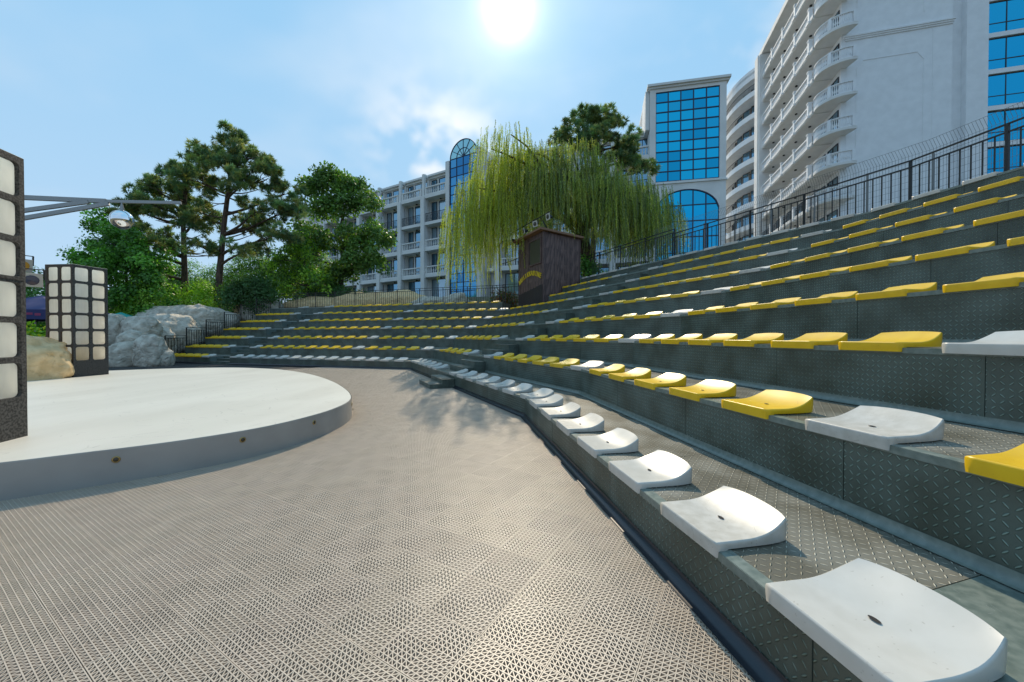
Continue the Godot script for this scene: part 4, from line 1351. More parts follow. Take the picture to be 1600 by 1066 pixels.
func build_willow() -> void:
	var r := RandomNumberGenerator.new()
	r.seed = 777
	var foot := W(4.2, 3.7, 20.6)
	var t := thing("willow_tree", "large weeping willow trailing over the brown cabin", "willow tree", Transform3D(Basis(), foot))
	var m := MB.new()
	m.tube([Vector3(0, -0.4, 0), Vector3(-0.2, 1.5, 0), Vector3(-0.5, 3.2, 0), Vector3(-0.8, 5.0, 0)], [0.38, 0.32, 0.26, 0.2], 10, false)
	obj("trunk", m, M["pine_bark"], t)
	# boughs: where each ends above the foot, and how long the switches hang there
	var B := [[-4.5, 7.2, 2.0, 0.8, 1.6], [-3.9, 6.8, 1.5, 1.0, 2.4], [-5.0, 6.6, 1.7, 1.0, 2.6], [-4.2, 6.5, 0.6, 2.8, 6.2], [-5.9, 5.3, 0.5, 3.0, 5.6], [-6.6, 3.9, 0.6, 2.2, 4.4], [-3.2, 6.6, 0.8, 2.4, 5.0], [-2.2, 7.0, 0.6, 2.4, 5.0], [-1.0, 7.1, 0.8, 2.6, 5.0], [0.2, 6.3, 0.9, 2.4, 4.6], [-2.8, 5.4, 1.5, 2.2, 3.8], [-1.2, 5.0, 1.7, 1.8, 3.0], [0.6, 5.0, 1.5, 2.2, 4.2], [1.6, 5.4, 0.8, 2.4, 4.6], [2.7, 4.9, 0.6, 2.4, 4.6], [3.6, 4.0, 0.4, 1.6, 3.4], [2.2, 4.0, 1.5, 1.8, 3.6], [-4.6, 4.4, 1.3, 1.8, 3.6], [-5.4, 6.1, -0.4, 2.0, 4.0], [0.4, 6.0, -1.2, 2.4, 4.4], [2.4, 5.6, -1.0, 2.4, 4.6], [-3.4, 5.8, -1.2, 2.2, 4.2]]
	var b := MB.new()
	var sets := [[], [], []]
	var twigs := MB.new()
	for e in B:
		var c := Vector3(e[0], e[1], e[2])
		var from := Vector3(-0.4, 2.6 + r.randf() * 2.2, 0)
		limb(b, from, c, 0.11, 0.03, 0.7, r)
		var n := 125 if e[4] > 2.7 else 66
		for k in n:
			var an := r.randf() * TAU
			var rad := sqrt(r.randf()) * 1.25
			var p := c + Vector3(cos(an) * rad, 0.35 * (1.0 - rad * rad / 1.6) + r.randf_range(-0.35, 0.25), sin(an) * rad * 0.9)
			var ln := r.randf_range(e[3], e[4]) * (0.62 + 0.38 * r.randf())
			var wd := r.randf_range(0.9, 1.5)
			var lean := Basis(Quaternion(Vector3.DOWN, Vector3(cos(an) * 0.10 + r.randf_range(-0.04, 0.04), -1, sin(an) * 0.10 + r.randf_range(-0.04, 0.04)).normalized()))
			var seg := int(ceil(ln / 1.0))
			var q: Vector3 = p
			for s in seg:
				var sl := ln / seg
				var bb := lean * Basis(Vector3.UP, r.randf() * TAU)
				var tone: Color = [Color(0.17, 0.22, 0.045), Color(0.23, 0.26, 0.06), Color(0.09, 0.14, 0.04), Color(0.25, 0.27, 0.06), Color(0.15, 0.19, 0.09)][r.randi() % 5]
				if c.x < -3.8: tone = tone.lerp(Color(0.30, 0.33, 0.03), 0.5)
				var kk := r.randf_range(1.6, 2.6)
				sets[r.randi() % 3].append([Transform3D(bb.scaled_local(Vector3(wd, sl * 1.08, wd)), q), Color(tone.r * kk, tone.g * kk, tone.b * kk)])
				q += lean * Vector3(0, -sl, 0)
			if k % 3 == 0:
				twigs.tube([p, p.lerp(q, 0.5), q], [0.008, 0.006, 0.004], 3, false)
	obj("branches", b, M["pine_bark"], t)
	obj("switches", twigs, M["grey_bark"], t)
	for vv in 3:
		multi(t, "foliage", leaf_mesh["switch" + str(vv)], sets[vv], M["willow_leaf"])

# ---------------------------------------------------------------- buildings
func frame_of(o: Vector3, right: Vector2) -> Transform3D:   # right: plan direction (x, forwards) as seen from outside
	var X := Vector3(right.x, 0, -right.y).normalized()
	return Transform3D(Basis(X, Vector3.UP, X.cross(Vector3.UP)), o)

func balustrade(width: float, h := 0.95) -> ArrayMesh:
	var m := MB.new()
	var I := Transform3D()
	m.fb(I, 0, width, 0.0, 0.14, -0.10, 0.10)
	m.fb(I, 0, width, h - 0.13, h, -0.12, 0.12)
	m.fb(I, 0, 0.22, 0.14, h - 0.13, -0.09, 0.09)
	m.fb(I, width - 0.22, width, 0.14, h - 0.13, -0.09, 0.09)
	var n := int((width - 0.5) / 0.27)
	for k in n:
		var x := 0.25 + (width - 0.5) * (k + 0.5) / n
		m.lathe(Transform3D(Basis(), Vector3(x, 0.14, 0)), [Vector2(0.05, 0), Vector2(0.035, 0.08), Vector2(0.075, 0.24), Vector2(0.03, 0.5), Vector2(0.055, h - 0.27)], 6)
	return m.mesh()

func iron_rail(width: float, h := 1.0) -> ArrayMesh:
	var m := MB.new()
	m.bar(Vector3(0, h, 0), Vector3(width, h, 0), 0.05)
	m.bar(Vector3(0, 0.1, 0), Vector3(width, 0.1, 0), 0.03)
	var n := int(width / 0.14)
	for k in n + 1:
		var x := width * k / n
		m.bar(Vector3(x, 0.05, 0), Vector3(x, h, 0), 0.02)
		if k % 4 == 1 and x + 0.3 < width:
			for j in 6:
				var a0 := TAU * j / 6
				var a1 := TAU * (j + 1) / 6
				m.bar(Vector3(x + 0.15 + cos(a0) * 0.13, 0.55 + sin(a0) * 0.3, 0), Vector3(x + 0.15 + cos(a1) * 0.13, 0.55 + sin(a1) * 0.3, 0), 0.018)
	return m.mesh()

var window_kit := {}
func window(parent: Node, tr: Transform3D, w: float, h: float, glass: Material, cols := 2, transom := 0.0) -> void:
	var key := "%0.2f %0.2f %d %0.2f" % [w, h, cols, transom]
	if not window_kit.has(key):
		var I := Transform3D()
		var f := MB.new()
		var e := 0.06
		f.fb(I, 0, e, 0, h, -0.04, 0.05)
		f.fb(I, w - e, w, 0, h, -0.04, 0.05)
		f.fb(I, e, w - e, 0, e, -0.04, 0.05)
		f.fb(I, e, w - e, h - e, h, -0.04, 0.05)
		for k in range(1, cols): f.fb(I, w * k / cols - 0.03, w * k / cols + 0.03, e, h - e, -0.04, 0.045)
		if transom > 0.0: f.fb(I, e, w - e, transom - 0.03, transom + 0.03, -0.04, 0.043)
		var g := MB.new()
		g.quad(Vector3(e, e, 0.012), Vector3(e, h - e, 0.012), Vector3(w - e, h - e, 0.012), Vector3(w - e, e, 0.012))
		window_kit[key] = [f.mesh(), g.mesh()]
	var o := obj("window", window_kit[key][0], M["dark_frame"], parent, tr)
	obj("pane", window_kit[key][1], glass, o, Transform3D(Basis(Vector3.UP, rng.randf_range(-0.01, 0.01)) * Basis(Vector3.RIGHT, rng.randf_range(-0.012, 0.012)), Vector3.ZERO))

func at_xyz(x: float, y: float, z: float) -> Transform3D:
	return Transform3D(Basis(), Vector3(x, y, z))

# wing whose front runs from x = 0 to the left (negative x); y counted from eye level ground
func hotel_wing(label: String, F: Transform3D, length: float, x_right: float, ground: float, skip := []) -> Node3D:
	var t := thing("hotel_wing", label, "hotel wing", F)
	var I := Transform3D()
	var deep := 1.1
	var bay := 3.85
	var floors := [ground + 2.9, ground + 5.95, ground + 8.93, ground + 12.0]
	var roof := ground + 14.4
	var w := MB.new()
	w.fb(I, -length, x_right, ground - 3.0, roof, -13.0, -deep)
	obj("wall", w, M["white_render"], t)
	var c := MB.new()
	c.fb(I, -length - 0.2, x_right + 0.1, roof, roof + 0.22, -13.2, -deep + 0.45)
	c.fb(I, -length - 0.2, x_right + 0.1, roof - 0.22, roof - 0.003, -13.1, -deep + 0.2)
	c.fb(I, -length, x_right, roof + 0.22, roof + 0.5, -12.0, -deep - 0.2)
	obj("cornice", c, M["white_render"], t)
	var nb := int(length / bay)
	var bal := balustrade(bay - 0.6)
	var iron := iron_rail(bay - 0.6)
	for f in 4:
		var s := MB.new()
		s.fb(I, -length, x_right - 0.003, floors[f] - 0.34, floors[f], -deep - 0.2, 0.02)
		obj("balcony_slab", s, M["white_render"], t)
	for k in nb + 1:
		var x := x_right - 0.28 - k * bay
		var m := MB.new()
		m.fb(I, x - 0.28, x + 0.28, ground - 3.0, floors[3] - 0.10, -0.45, 0.16)
		m.fb(I, x - 0.16, x + 0.16, floors[3], roof + 0.12, -0.3, -0.02)
		m.bar(Vector3(x, roof + 0.02, -0.2), Vector3(x, roof - 0.12, -deep - 0.1), 0.28, 0.3)
		obj("column", m, M["white_render"], t)
		var p := MB.new()
		for f in 4:
			p.fb(I, x - 0.1, x + 0.1, floors[f] + 0.002, (floors[f + 1] - 0.342) if f < 3 else roof - 0.24, -deep - 0.1, -0.85)
		obj("partition", p, M["white_render"], t)
		if k == nb: break
		if k in skip: continue
		for f in 4:
			var bx := x - bay + 0.3
			if f == 2: obj("iron_railing", iron, M["black_metal"], t, at_xyz(bx, floors[f], -0.1))
			else: obj("balustrade", bal, M["white_render"], t, at_xyz(bx, floors[f], -0.12))
			var gl = [M["dark_glass"], M["dark_glass"], M["curtain_glass"]][rng.randi() % 3]
			window(t, at_xyz(bx + 1.25, floors[f] + 0.02, -deep + 0.045), 2.05, 2.5 if f < 3 else 2.0, gl, 2)
			window(t, at_xyz(bx + 0.1, floors[f] + 0.02, -deep + 0.045), 0.8, 2.5 if f < 3 else 2.0, M["dark_glass" if rng.randf() < 0.6 else "curtain_glass"], 1)
			var l := MB.new()
			l.lathe(at_xyz(bx + 1.6, floors[f] - 0.46, -0.9), [Vector2(0.01, 0), Vector2(0.11, 0.02), Vector2(0.11, 0.12)], 8)
			obj("ceiling_lamp", l, M["black_metal"], t)
		window(t, at_xyz(x - bay + 0.4, ground + 0.1, -deep + 0.045), bay - 0.8, 2.3, M["dark_glass" if k % 3 else "curtain_glass"], 3)
	return t

func pane_grid(t: Node, called: String, F: Transform3D, xs: Array, ys: Array, mats: Array, inside: Callable, tilt := 0.004) -> void:
	for i in xs.size() - 1:
		for j in ys.size() - 1:
			var cx: float = (xs[i] + xs[i + 1]) / 2
			var cy: float = (ys[j] + ys[j + 1]) / 2
			if not inside.call(cx, cy): continue
			var hw: float = (xs[i + 1] - xs[i]) / 2 - 0.03
			var hh: float = (ys[j + 1] - ys[j]) / 2 - 0.03
			var m := MB.new()
			m.quad(Vector3(-hw, -hh, 0), Vector3(-hw, hh, 0), Vector3(hw, hh, 0), Vector3(hw, -hh, 0))
			obj(called, m, mats[rng.randi() % mats.size()], t, F * Transform3D(Basis(Vector3.UP, rng.randf_range(-tilt, tilt)) * Basis(Vector3.RIGHT, rng.randf_range(-tilt, tilt)), Vector3(cx, cy, 0)))

func glass_bay(F: Transform3D) -> void:     # the arched glass bay at the end of the left wing
	var t := thing("glass_bay", "tall narrow glass bay with a round arched top at the end of the balconied wing", "glass bay", F)
	var I := Transform3D()
	var w := 3.62
	var g := 5.2
	var spring := 20.6
	var xs := [0.0, w / 4, w / 2, w * 3 / 4, w]
	var ys := []
	for k in 17: ys.append(lerpf(g, spring, k / 16.0))
	pane_grid(t, "glass_pane", at_xyz(0, 0, 0.0), xs, ys, [M["bay_glass"], M["bay_glass"], M["bay_glass_dark"]], func(_x, _y): return true, 0.012)
	var m := MB.new()
	for x in xs: m.fb(I, x - 0.035, x + 0.035, g, spring, -0.05, 0.05)
	for y in ys: m.fb(I, 0, w, y - 0.035, y + 0.035, -0.05, 0.044)
	var c := Vector2(w / 2, spring)
	for k in 24:
		var a0 := PI * k / 24
		var a1 := PI * (k + 1) / 24
		for rr in [w / 2, w / 4]:
			m.bar(Vector3(c.x + cos(a0) * rr, c.y + sin(a0) * rr, 0), Vector3(c.x + cos(a1) * rr, c.y + sin(a1) * rr, 0), 0.08 if rr > 1.0 else 0.06)
		if k % 4 == 0 and k > 0: m.bar(Vector3(c.x, c.y, 0), Vector3(c.x + cos(a0) * w / 2, c.y + sin(a0) * w / 2, 0), 0.06)
	obj("glazing_bars", m, M["mullion"], t)
	var fan := MB.new()
	for k in 24:
		var a0 := PI * k / 24
		var a1 := PI * (k + 1) / 24
		fan.tri(Vector3(c.x, c.y, -0.01), Vector3(c.x + cos(a1) * w / 2, c.y + sin(a1) * w / 2, -0.01), Vector3(c.x + cos(a0) * w / 2, c.y + sin(a0) * w / 2, -0.01))
	obj("fanlight", fan, M["sky_glass"], t)
	var v := MB.new()
	for k in 16:
		var a0 := PI * k / 16
		var a1 := PI * (k + 1) / 16
		v.quad(Vector3(c.x + cos(a0) * w / 2, c.y + sin(a0) * w / 2, -4.5), Vector3(c.x + cos(a0) * w / 2, c.y + sin(a0) * w / 2, -0.06), Vector3(c.x + cos(a1) * w / 2, c.y + sin(a1) * w / 2, -0.06), Vector3(c.x + cos(a1) * w / 2, c.y + sin(a1) * w / 2, -4.5))
	obj("vaulted_roof", v, M["sky_glass"], t)
	var p := MB.new()
	p.fb(I, w + 0.05, w + 0.6, g - 3, spring + 0.4, -5.0, 0.15)
	p.fb(I, -0.55, -0.05, g - 3, spring - 0.1, -1.5, 0.18)
	p.fb(I, 0.02, w - 0.02, g - 3, spring, -5.0, -0.4)
	obj("side_wall", p, M["white_render"], t)

func glass_tower(F: Transform3D) -> void:
	var t := thing("glass_tower", "blue mirrored glass tower with an arched lower window beside the white hotel", "glass tower", F)
	var I := Transform3D()
	var w := 6.15
	var top := 22.9
	var sill := 14.45
	var x0 := 0.48
	var x1 := 5.62
	var xs := []
	for k in 6: xs.append(lerpf(x0, x1, k / 5.0))
	var ys := []
	for k in 10: ys.append(lerpf(sill + 0.35, top - 0.32, k / 9.0))
	var mats := [M["blue_glass_0"], M["blue_glass_0"], M["blue_glass_1"], M["blue_glass_2"]]
	pane_grid(t, "glass_pane", at_xyz(0, 0, -0.05), xs, ys, mats, func(_x, _y): return true)
	var lo := []
	for k in 8: lo.append(lerpf(4.4, sill - 0.45, k / 7.0))
	var arch := func(x: float, inset: float) -> float:
		var u := (x - (x0 + x1) / 2) / ((x1 - x0) / 2)
		return sill - 0.45 - inset - 1.9 * (1.0 - sqrt(maxf(0.0, 1.0 - u * u * 0.985)))
	pane_grid(t, "glass_pane", at_xyz(0, 0, -0.05), xs, lo, mats, func(_x, _y): return true)
	var m := MB.new()
	for x in xs:
		m.fb(I, x - 0.045, x + 0.045, sill + 0.3, top - 0.29, -0.12, 0.0)
		m.fb(I, x - 0.045, x + 0.045, 4.4, arch.call(x, 0.05), -0.12, 0.0)
	for y in ys: m.fb(I, x0 - 0.04, x1 + 0.04, y - 0.045, y + 0.045, -0.12, -0.006)
	for y in lo:
		if y < sill - 0.6: m.fb(I, x0 - 0.04, x1 + 0.04, y - 0.045, y + 0.045, -0.12, -0.006)
	for k in 20:
		var a := lerpf(x0, x1, k / 20.0)
		var b := lerpf(x0, x1, (k + 1) / 20.0)
		m.bar(Vector3(a, arch.call(a, 0.03), 0.0), Vector3(b, arch.call(b, 0.03), 0.0), 0.08)
	obj("mullions", m, M["mullion"], t)
	var s := MB.new()
	s.fb(I, 0, x0, 2.0, top, -6.0, 0.04)
	s.fb(I, x1, w, 2.0, top, -6.0, 0.04)
	s.fb(I, x0, x1, sill - 0.1, sill + 0.32, -0.6, 0.035)
	s.fb(I, x0, x1, top - 0.30, top, -0.6, 0.035)
	s.fb(I, 0.05, w - 0.05, 2.0, top - 0.05, -6.0, -0.25)
	for k in 20:
		var a := lerpf(x0, x1, k / 20.0)
		var b := lerpf(x0, x1, (k + 1) / 20.0)
		s.quad(Vector3(a, arch.call(a, 0), 0.03), Vector3(a, sill - 0.1, 0.03), Vector3(b, sill - 0.1, 0.03), Vector3(b, arch.call(b, 0), 0.03))
		s.quad(Vector3(a, arch.call(a, 0), -0.06), Vector3(a, arch.call(a, 0), 0.03), Vector3(b, arch.call(b, 0), 0.03), Vector3(b, arch.call(b, 0), -0.06))
	obj("wall", s, M["white_render"], t)
	var c := MB.new()
	c.fb(I, -0.12, w + 0.15, top, top + 0.16, -6.1, 0.16)
	c.fb(I, -0.25, w + 0.28, top + 0.16, top + 0.36, -6.2, 0.3)
	obj("cornice", c, M["white_render"], t)
	var sc := MB.new()
	sc.fb(I, -0.06, w + 0.08, sill + 0.1, sill + 0.24, -0.3, 0.14)
	obj("string_course", sc, M["white_render"], t)
	var sp := MB.new()
	sp.fb(I, -0.35, -0.02, 19.6, top + 0.10, -2.6, -0.3)
	obj("side_panel", sp, M["white_render"], t)

func tall_hotel() -> void:
	# end wall: frame x to the right along the wall, corner at 0; front of balconies runs away from the corner
	var corner := W(30.35, 0, 36.0)
	var F := frame_of(corner, Vector2(0.9636, -0.2672))
	var t := thing("tall_hotel", "tall white hotel with rounded stone balconies and a plain end wall", "hotel", F)
	var I := Transform3D()
	var sh := 3.07
	var y0 := 7.73
	var top := 38.9
	var w := MB.new()
	w.fb(I, 0, 8.1, 0, top, -17.5, 0)
	obj("end_wall", w, M["bright_render"], t)
	var pl := MB.new()
	pl.fb(I, 8.1, 9.0, 0, top, -17.4, -0.45)
	pl.fb(I, 9.0, 10.45, 0, top, -17.3, 0.12)
	pl.fb(I, 10.45, 24.0, 0, top, -17.2, -0.25)
	obj("pilaster", pl, M["bright_render"], t)
	# mouldings on the end wall
	var cor := MB.new()
	for k in 3:
		cor.fb(I, 0.25 - 0.06 * k, 8.1 + 0.05 * k, 28.35 + 0.14 * k, 28.49 + 0.14 * k - 0.003, -0.2, 0.08 + 0.07 * k)
	obj("cornice", cor, M["bright_render"], t)
	var li := MB.new()
	for e in [[1.2, 6.1, 4.0, 26.4], [1.2, 6.1, 29.8, 37.5]]:
		var pts := [Vector2(e[0], e[2]), Vector2(e[0], e[3] - 0.7), Vector2(e[0] + 0.45, e[3]), Vector2(e[1] - 0.45, e[3]), Vector2(e[1], e[3] - 0.7), Vector2(e[1], e[2])]
		for k in pts.size() - 1: li.bar(Vector3(pts[k].x, pts[k].y, 0.0), Vector3(pts[k + 1].x, pts[k + 1].y, 0.0), 0.07, 0.05)
	for x in [0.42, 6.75]: li.bar(Vector3(x, 3.0, 0), Vector3(x, 28.2, 0), 0.05, 0.04)
	obj("panel_moulding", li, M["bright_render"], t)
	# window bands right of the pilaster
	var b := MB.new()
	for k in 13:
		var y := 2.35 + k * sh
		b.fb(I, 10.45, 24.0, y - 0.32, y + 0.06, -0.24, 0.02)
		for j in 5:
			window(t, at_xyz(10.46 + j * 2.7, y + 0.08, -0.18), 2.68, sh - 0.44, M["blue_glass_%d" % (rng.randi() % 3)], 2, 0.85)
	obj("window_band", b, M["bright_render"], t)
	# side with balconies, drawn in a frame whose x runs towards the corner and z points out to the left
	var L := 15.2
	var out := 1.65
	var bal := balustrade(3.3, 0.92)
	var n := 4
	for f in 10:
		var y := y0 + f * sh
		var m := MB.new()
		# straight slab
		m.prism(PackedVector2Array([Vector2(-out, -1.4), Vector2(0.05, -1.4), Vector2(0.05, -L), Vector2(-out, -L)]), y - 0.32, y)
		m.prism(PackedVector2Array([Vector2(-out - 0.06, -1.4), Vector2(-out + 0.1, -1.4), Vector2(-out + 0.1, -L), Vector2(-out - 0.06, -L)]), y - 0.2, y + 0.12)
		# the rounded end
		var pts := PackedVector2Array()
		var cx := 0.25
		var cz := -0.7
		var R := 1.95
		for k in 15:
			var a := lerpf(PI * 1.13, PI * 0.42, k / 14.0)
			pts.append(Vector2(cx + cos(a) * R, cz + sin(a) * R))
		pts.append(Vector2(0.4, 0.002))
		pts.append(Vector2(0.05, -0.01))
		pts.append(Vector2(0.05, -2.0))
		m.prism(pts, y - 0.22, y + 0.003)
		obj("balcony_slab", m, M["white_render"], t)
		if f == 0: continue
		var rr := MB.new()
		for k in 14:
			var a := lerpf(PI * 1.13, PI * 0.44, k / 14.0)
			var b2 := lerpf(PI * 1.13, PI * 0.44, (k + 1) / 14.0)
			var q := 1.86
			var p0 := Vector3(cx + cos(a) * q, 0, cz + sin(a) * q)
			var p1 := Vector3(cx + cos(b2) * q, 0, cz + sin(b2) * q)
			rr.bar(p0 + Vector3.UP * (y + 0.97), p1 + Vector3.UP * (y + 0.97), 0.22, 0.09)
			rr.bar(p0 + Vector3.UP * (y + 0.035), p1 + Vector3.UP * (y + 0.035), 0.16, 0.06)
			if k % 7 == 0 or k == 13:
				rr.box(Transform3D(Basis(Vector3.UP, -a), (p0 + p1) / 2 + Vector3.UP * (y + 0.53)), Vector3(0.24, 1.06, 0.24))
			else:
				for e in [0.25, 0.75]:
					rr.lathe(Transform3D(Basis(), p0.lerp(p1, e) + Vector3.UP * (y + 0.06)), [Vector2(0.05, 0), Vector2(0.035, 0.1), Vector2(0.075, 0.28), Vector2(0.028, 0.6), Vector2(0.055, 0.87)], 6)
		obj("rounded_balustrade", rr, M["bright_render"], t)
		for k in n:
			var z := -2.2 - k * 3.25
			if f == 2:
				obj("iron_railing", iron_rail(3.2), M["black_metal"], t, Transform3D(Basis(Vector3.UP, -PI / 2), Vector3(-out + 0.1, y, z - 3.2)))
			else:
				obj("balustrade", bal, M["bright_render"], t, Transform3D(Basis(Vector3.UP, -PI / 2), Vector3(-out + 0.06, y, z - 3.3)))
			var po := MB.new()
			po.fb(I, -out - 0.1, -out + 0.22, y, y + 1.12, z - 0.16, z + 0.16)
			po.fb(I, -out - 0.15, -out + 0.27, y + 1.12, y + 1.22, z - 0.21, z + 0.21)
			po.fb(I, -out - 0.22, -out + 0.1, y - 0.34, y - 0.1, z - 0.3, z + 0.3)
			obj("post", po, M["bright_render"], t)
			window(t, Transform3D(Basis(Vector3.UP, -PI / 2), Vector3(-0.045, y + 0.03, z - 3.0)), 2.6, 2.3, M["dark_glass"], 3)
			var l := MB.new()
			l.lathe(at_xyz(-0.9, y - 0.44, z - 1.6), [Vector2(0.01, 0), Vector2(0.13, 0.02), Vector2(0.13, 0.12)], 8)
			obj("ceiling_lamp", l, M["black_metal"], t)
		window(t, Transform3D(Basis(Vector3.UP, -PI / 2), Vector3(-0.045, y + 0.03, -2.1)), 1.8, 2.3, M["dark_glass"], 2)
	var ro := MB.new()
	ro.fb(I, -out - 0.12, 24, top - 0.5, top + 0.1, -17.1, 0.1)
	obj("roof", ro, M["white_render"], t)
	var pi := MB.new()
	pi.fb(I, -out - 0.35, 0.1, 0, 38.2, -L - 1.95, -L)
	pi.fb(I, -out - 0.47, 0.0, 0, 38.35, -L - 1.55, -L - 0.4)
	obj("pillar", pi, M["white_render"], t)
	# curved part beyond the pillar
	var cc := Vector2(1.1, -L - 10.4)
	var arc := func(R: float, a: float) -> Vector2: return cc + Vector2(cos(a) * R, sin(a) * R * 1.85)
	for f in 12:
		var y := y0 + f * sh
		var m := MB.new()
		var o := PackedVector2Array()
		for k in 25: o.append(arc.call(4.8, lerpf(PI * 0.58, PI * 1.5, k / 24.0)))
		o.append(cc + Vector2(3, -8.8))
		o.append(cc + Vector2(3, 8.6))
		m.prism(o, y - 0.62 if f < 11 else 37.3 - 0.2, y + 0.12 if f < 11 else 38.1)
		obj("curved_slab", m, M["bright_render"], t)
		if f > 9: continue
		var r := MB.new()
		for k in 26:
			var a := lerpf(PI * 0.6, PI * 1.4, k / 26.0)
			var b3 := lerpf(PI * 0.6, PI * 1.4, (k + 1) / 26.0)
			var p0: Vector2 = arc.call(4.66, a)
			var p1: Vector2 = arc.call(4.66, b3)
			r.bar(Vector3(p0.x, y + 1.05, p0.y), Vector3(p1.x, y + 1.05, p1.y), 0.05)
			for e in 3:
				var p := p0.lerp(p1, e / 3.0)
				r.bar(Vector3(p.x, y + 0.1, p.y), Vector3(p.x, y + 1.05, p.y), 0.025)
		obj("iron_railing", r, M["black_metal"], t)
		for k in 6:
			var a := lerpf(PI * 0.64, PI * 1.3, (k + 0.5) / 6.0)
			var p: Vector2 = arc.call(3.16, a)
			window(t, Transform3D(Basis(Vector3.UP, PI / 2 - a), Vector3(p.x, y + 0.12, p.y)) * at_xyz(-0.6, 0, 0), 1.2, 2.25, M["dark_glass"], 1)
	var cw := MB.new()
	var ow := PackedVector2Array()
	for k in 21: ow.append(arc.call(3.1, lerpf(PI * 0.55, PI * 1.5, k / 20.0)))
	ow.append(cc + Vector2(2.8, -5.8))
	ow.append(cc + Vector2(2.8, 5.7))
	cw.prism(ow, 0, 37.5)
	obj("curved_wall", cw, M["recess_wall_shaded"], t)

func build_hotels() -> void:
	var L := frame_of(W(-6.79, 0, 42.82), Vector2(0.851, -0.525))
	hotel_wing("white hotel wing with columns and stone balconies left of the glass bay", L, 30.8, 0.0, 5.5, [7])
	glass_bay(L * at_xyz(0.05, 0, 0.06))
	var R := frame_of(W(-2.6, 0, 40.65), Vector2(0.934, -0.358))
	hotel_wing("white hotel wing half hidden behind the weeping willow", R * at_xyz(16.0, 0, 0), 16.0, 0.9, 5.5)
	glass_tower(frame_of(W(12.15, 0, 34.3), Vector2(0.978, -0.208)))
	tall_hotel()

# ---------------------------------------------------------------- ground around the arena
func build_ground() -> void:
	var m := MB.new()
	var hgt := func(x: float, z: float) -> float:
		var p := Vector2(x, z)
		var b := (p - BC1).dot(nB)
		var c := maxf((p - BC1).dot(nC), (p - CD1).dot(nD))
		var far := smoothstep(9.0, 26.0, maxf(b, c))
		var inb := smoothstep(4.6, 6.6, b) * smoothstep(-19.5, -15.5, x)
		var inc := smoothstep(5.6, 8.2, c)
		var h := -0.2
		h = lerpf(h, 2.75 + 2.5 * far, inb)
		h = maxf(h, lerpf(-0.2, 3.72 + 1.6 * far, inc))
		if x < -16.0: h = maxf(h, lerpf(-0.1, 5.0, smoothstep(26.0, 45.0, z)))
		return h
	var f := func(u: float, w: float) -> Vector3:
		var x := (u - 0.5) * 2.0
		var z := (w - 0.5) * 2.0
		x = signf(x) * (absf(x) * 60.0 + pow(absf(x), 6.0) * 900.0)
		z = 12.0 + signf(z) * (absf(z) * 60.0 + pow(absf(z), 6.0) * 900.0)
		return W(x, hgt.call(x, z), z)
	m.surf(150, 150, f)
	tag(obj("ground", m, M["soil"]), "earth and grass around the arena", "", "", "structure")

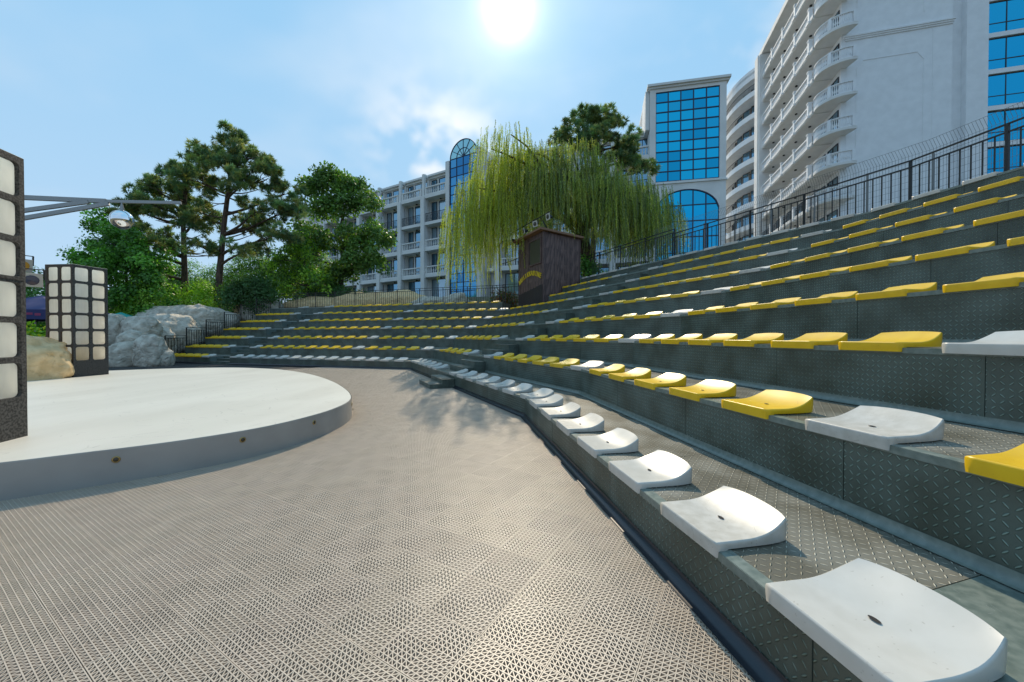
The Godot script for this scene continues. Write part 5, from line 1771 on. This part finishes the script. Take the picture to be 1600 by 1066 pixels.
# ---------------------------------------------------------------- sky
func sky_image(sun: Vector3) -> Image:
	var w := 1024
	var h := 512
	var nz := FastNoiseLite.new()
	nz.seed = 21
	nz.frequency = 1.0
	nz.fractal_octaves = 6
	var nz2 := FastNoiseLite.new()
	nz2.seed = 4
	nz2.frequency = 0.5
	nz2.fractal_octaves = 3
	var data := PackedFloat32Array()
	data.resize(w * h * 3)
	var i := 0
	for y in h:
		var el := PI * (0.5 - (y + 0.5) / h)
		for x in w:
			var az := wrapf(TAU * (x + 0.5) / w, -PI, PI)
			var d := Vector3(sin(az) * cos(el), sin(el), -cos(az) * cos(el))
			var c := Vector3(0.16, 0.15, 0.13)
			if d.y > 0.0:
				var ga := rad_to_deg(acos(clampf(d.dot(sun), -1, 1)))
				var zen := pow(clampf(d.y, 0, 1), 0.55)
				c = Vector3(SKY_LOW.x, SKY_LOW.y, SKY_LOW.z).lerp(SKY_HIGH, zen)
				c *= Vector3(0.62, 0.69, 0.80) + Vector3(0.38, 0.31, 0.20) * (0.5 + 0.5 * cos(deg_to_rad(minf(180.0, maxf(0.0, ga - 35.0) * 1.24))))
				# thin cloud in streaks and one brighter bank low over the hotel
				var q := d / (d.y + 0.16)
				var n1 := nz.get_noise_3d(q.x * 0.8, q.z * 1.1, 3.0)
				var n2 := nz2.get_noise_3d(q.x * 0.6, q.z * 0.6, 9.0)
				var cl := clampf((n1 * 0.9 + n2 * 0.9 + 0.02) * 1.3, 0.0, 1.0)
				cl = cl * cl * (3 - 2 * cl) * 0.3
				var bank := exp(-pow((az + 0.19) / 0.15, 2.0) - pow((el - 0.44) / 0.10, 2.0))
				var bank2 := exp(-pow((az - 0.62) / 0.22, 2.0) - pow((el - 0.52) / 0.10, 2.0))
				var puff := nz.get_noise_3d(d.x * 5.0, d.y * 8.0, d.z * 5.0) + 0.5 * nz.get_noise_3d(d.x * 14.0, d.y * 20.0, d.z * 14.0)
				cl = clampf(cl + (bank * 1.15 + bank2 * 0.6) * clampf(puff * 1.6 + 0.35, 0.0, 1.0), 0.0, 0.9)
				var white := Vector3(0.86, 0.88, 0.90) * (0.55 + 0.45 * exp(-ga / 60.0)) * 1.1
				c = c.lerp(white, cl)
				c += Vector3(1.0, 0.98, 0.94) * (6.0 * exp(-ga / 0.9) + 0.45 * exp(-ga / 4.5) + 0.05 * exp(-ga / 14.0))
			data[i] = c.x
			data[i + 1] = c.y
			data[i + 2] = c.z
			i += 3
	return Image.create_from_data(w, h, false, Image.FORMAT_RGBF, data.to_byte_array())

const SKY_LOW := Vector3(0.53, 0.66, 0.79)
const SKY_HIGH := Vector3(0.19, 0.47, 0.75)
const SUN_ELEV := 39.9
const SUN_AZ := -0.5

func _ready() -> void:
	rng.seed = 2024
	# camera, sky, sun, exposure
	var cam := Camera3D.new()
	cam.name = "camera"
	cam.fov = 82.75
	cam.near = 0.05
	cam.far = 3000.0
	add_child(cam)
	cam.position = Vector3(0, 1.25, 0)
	cam.rotation_degrees = Vector3(-0.6718, 0, 0)
	cam.current = true
	var sun_dir := Vector3(sin(deg_to_rad(SUN_AZ)) * cos(deg_to_rad(SUN_ELEV)), sin(deg_to_rad(SUN_ELEV)), -cos(deg_to_rad(SUN_AZ)) * cos(deg_to_rad(SUN_ELEV)))
	var env := Environment.new()
	env.background_mode = Environment.BG_SKY
	env.sky = Sky.new()
	var sm := PanoramaSkyMaterial.new()
	sm.panorama = ImageTexture.create_from_image(sky_image(sun_dir))
	env.sky.sky_material = sm
	env.tonemap_mode = Environment.TONE_MAPPER_LINEAR
	env.tonemap_exposure = 1.2
	env.sdfgi_enabled = true
	env.ssao_enabled = true
	env.ssil_enabled = true
	var we := WorldEnvironment.new()
	we.name = "environment"
	we.environment = env
	add_child(we)
	var sun := DirectionalLight3D.new()
	sun.name = "sun"
	sun.light_energy = 1.05
	sun.light_color = Color(1.0, 0.93, 0.82)
	sun.light_angular_distance = 0.5
	sun.shadow_enabled = true
	add_child(sun)
	sun.look_at_from_position(sun_dir * 50.0, Vector3.ZERO)

	make_materials()
	build_ground()
	build_floor()
	build_terrace()
	build_stage()
	build_hotels()
	build_rocks()
	pylon("near light pylon at the left edge, black speckled frame with pale panels", Vector2(-4.514, 3.025), -13.4, [M["speckled_black"], M["speckled_black"]])
	pylon("far light pylon at the back of the stage beside the tan boulder", Vector2(-10.31, 9.096), 5.5, [M["speckled_brown"], M["speckled_black"]])
	build_gantry()
	build_cabin()
	build_railings()
	build_shades()
	build_plants()
	build_seats()
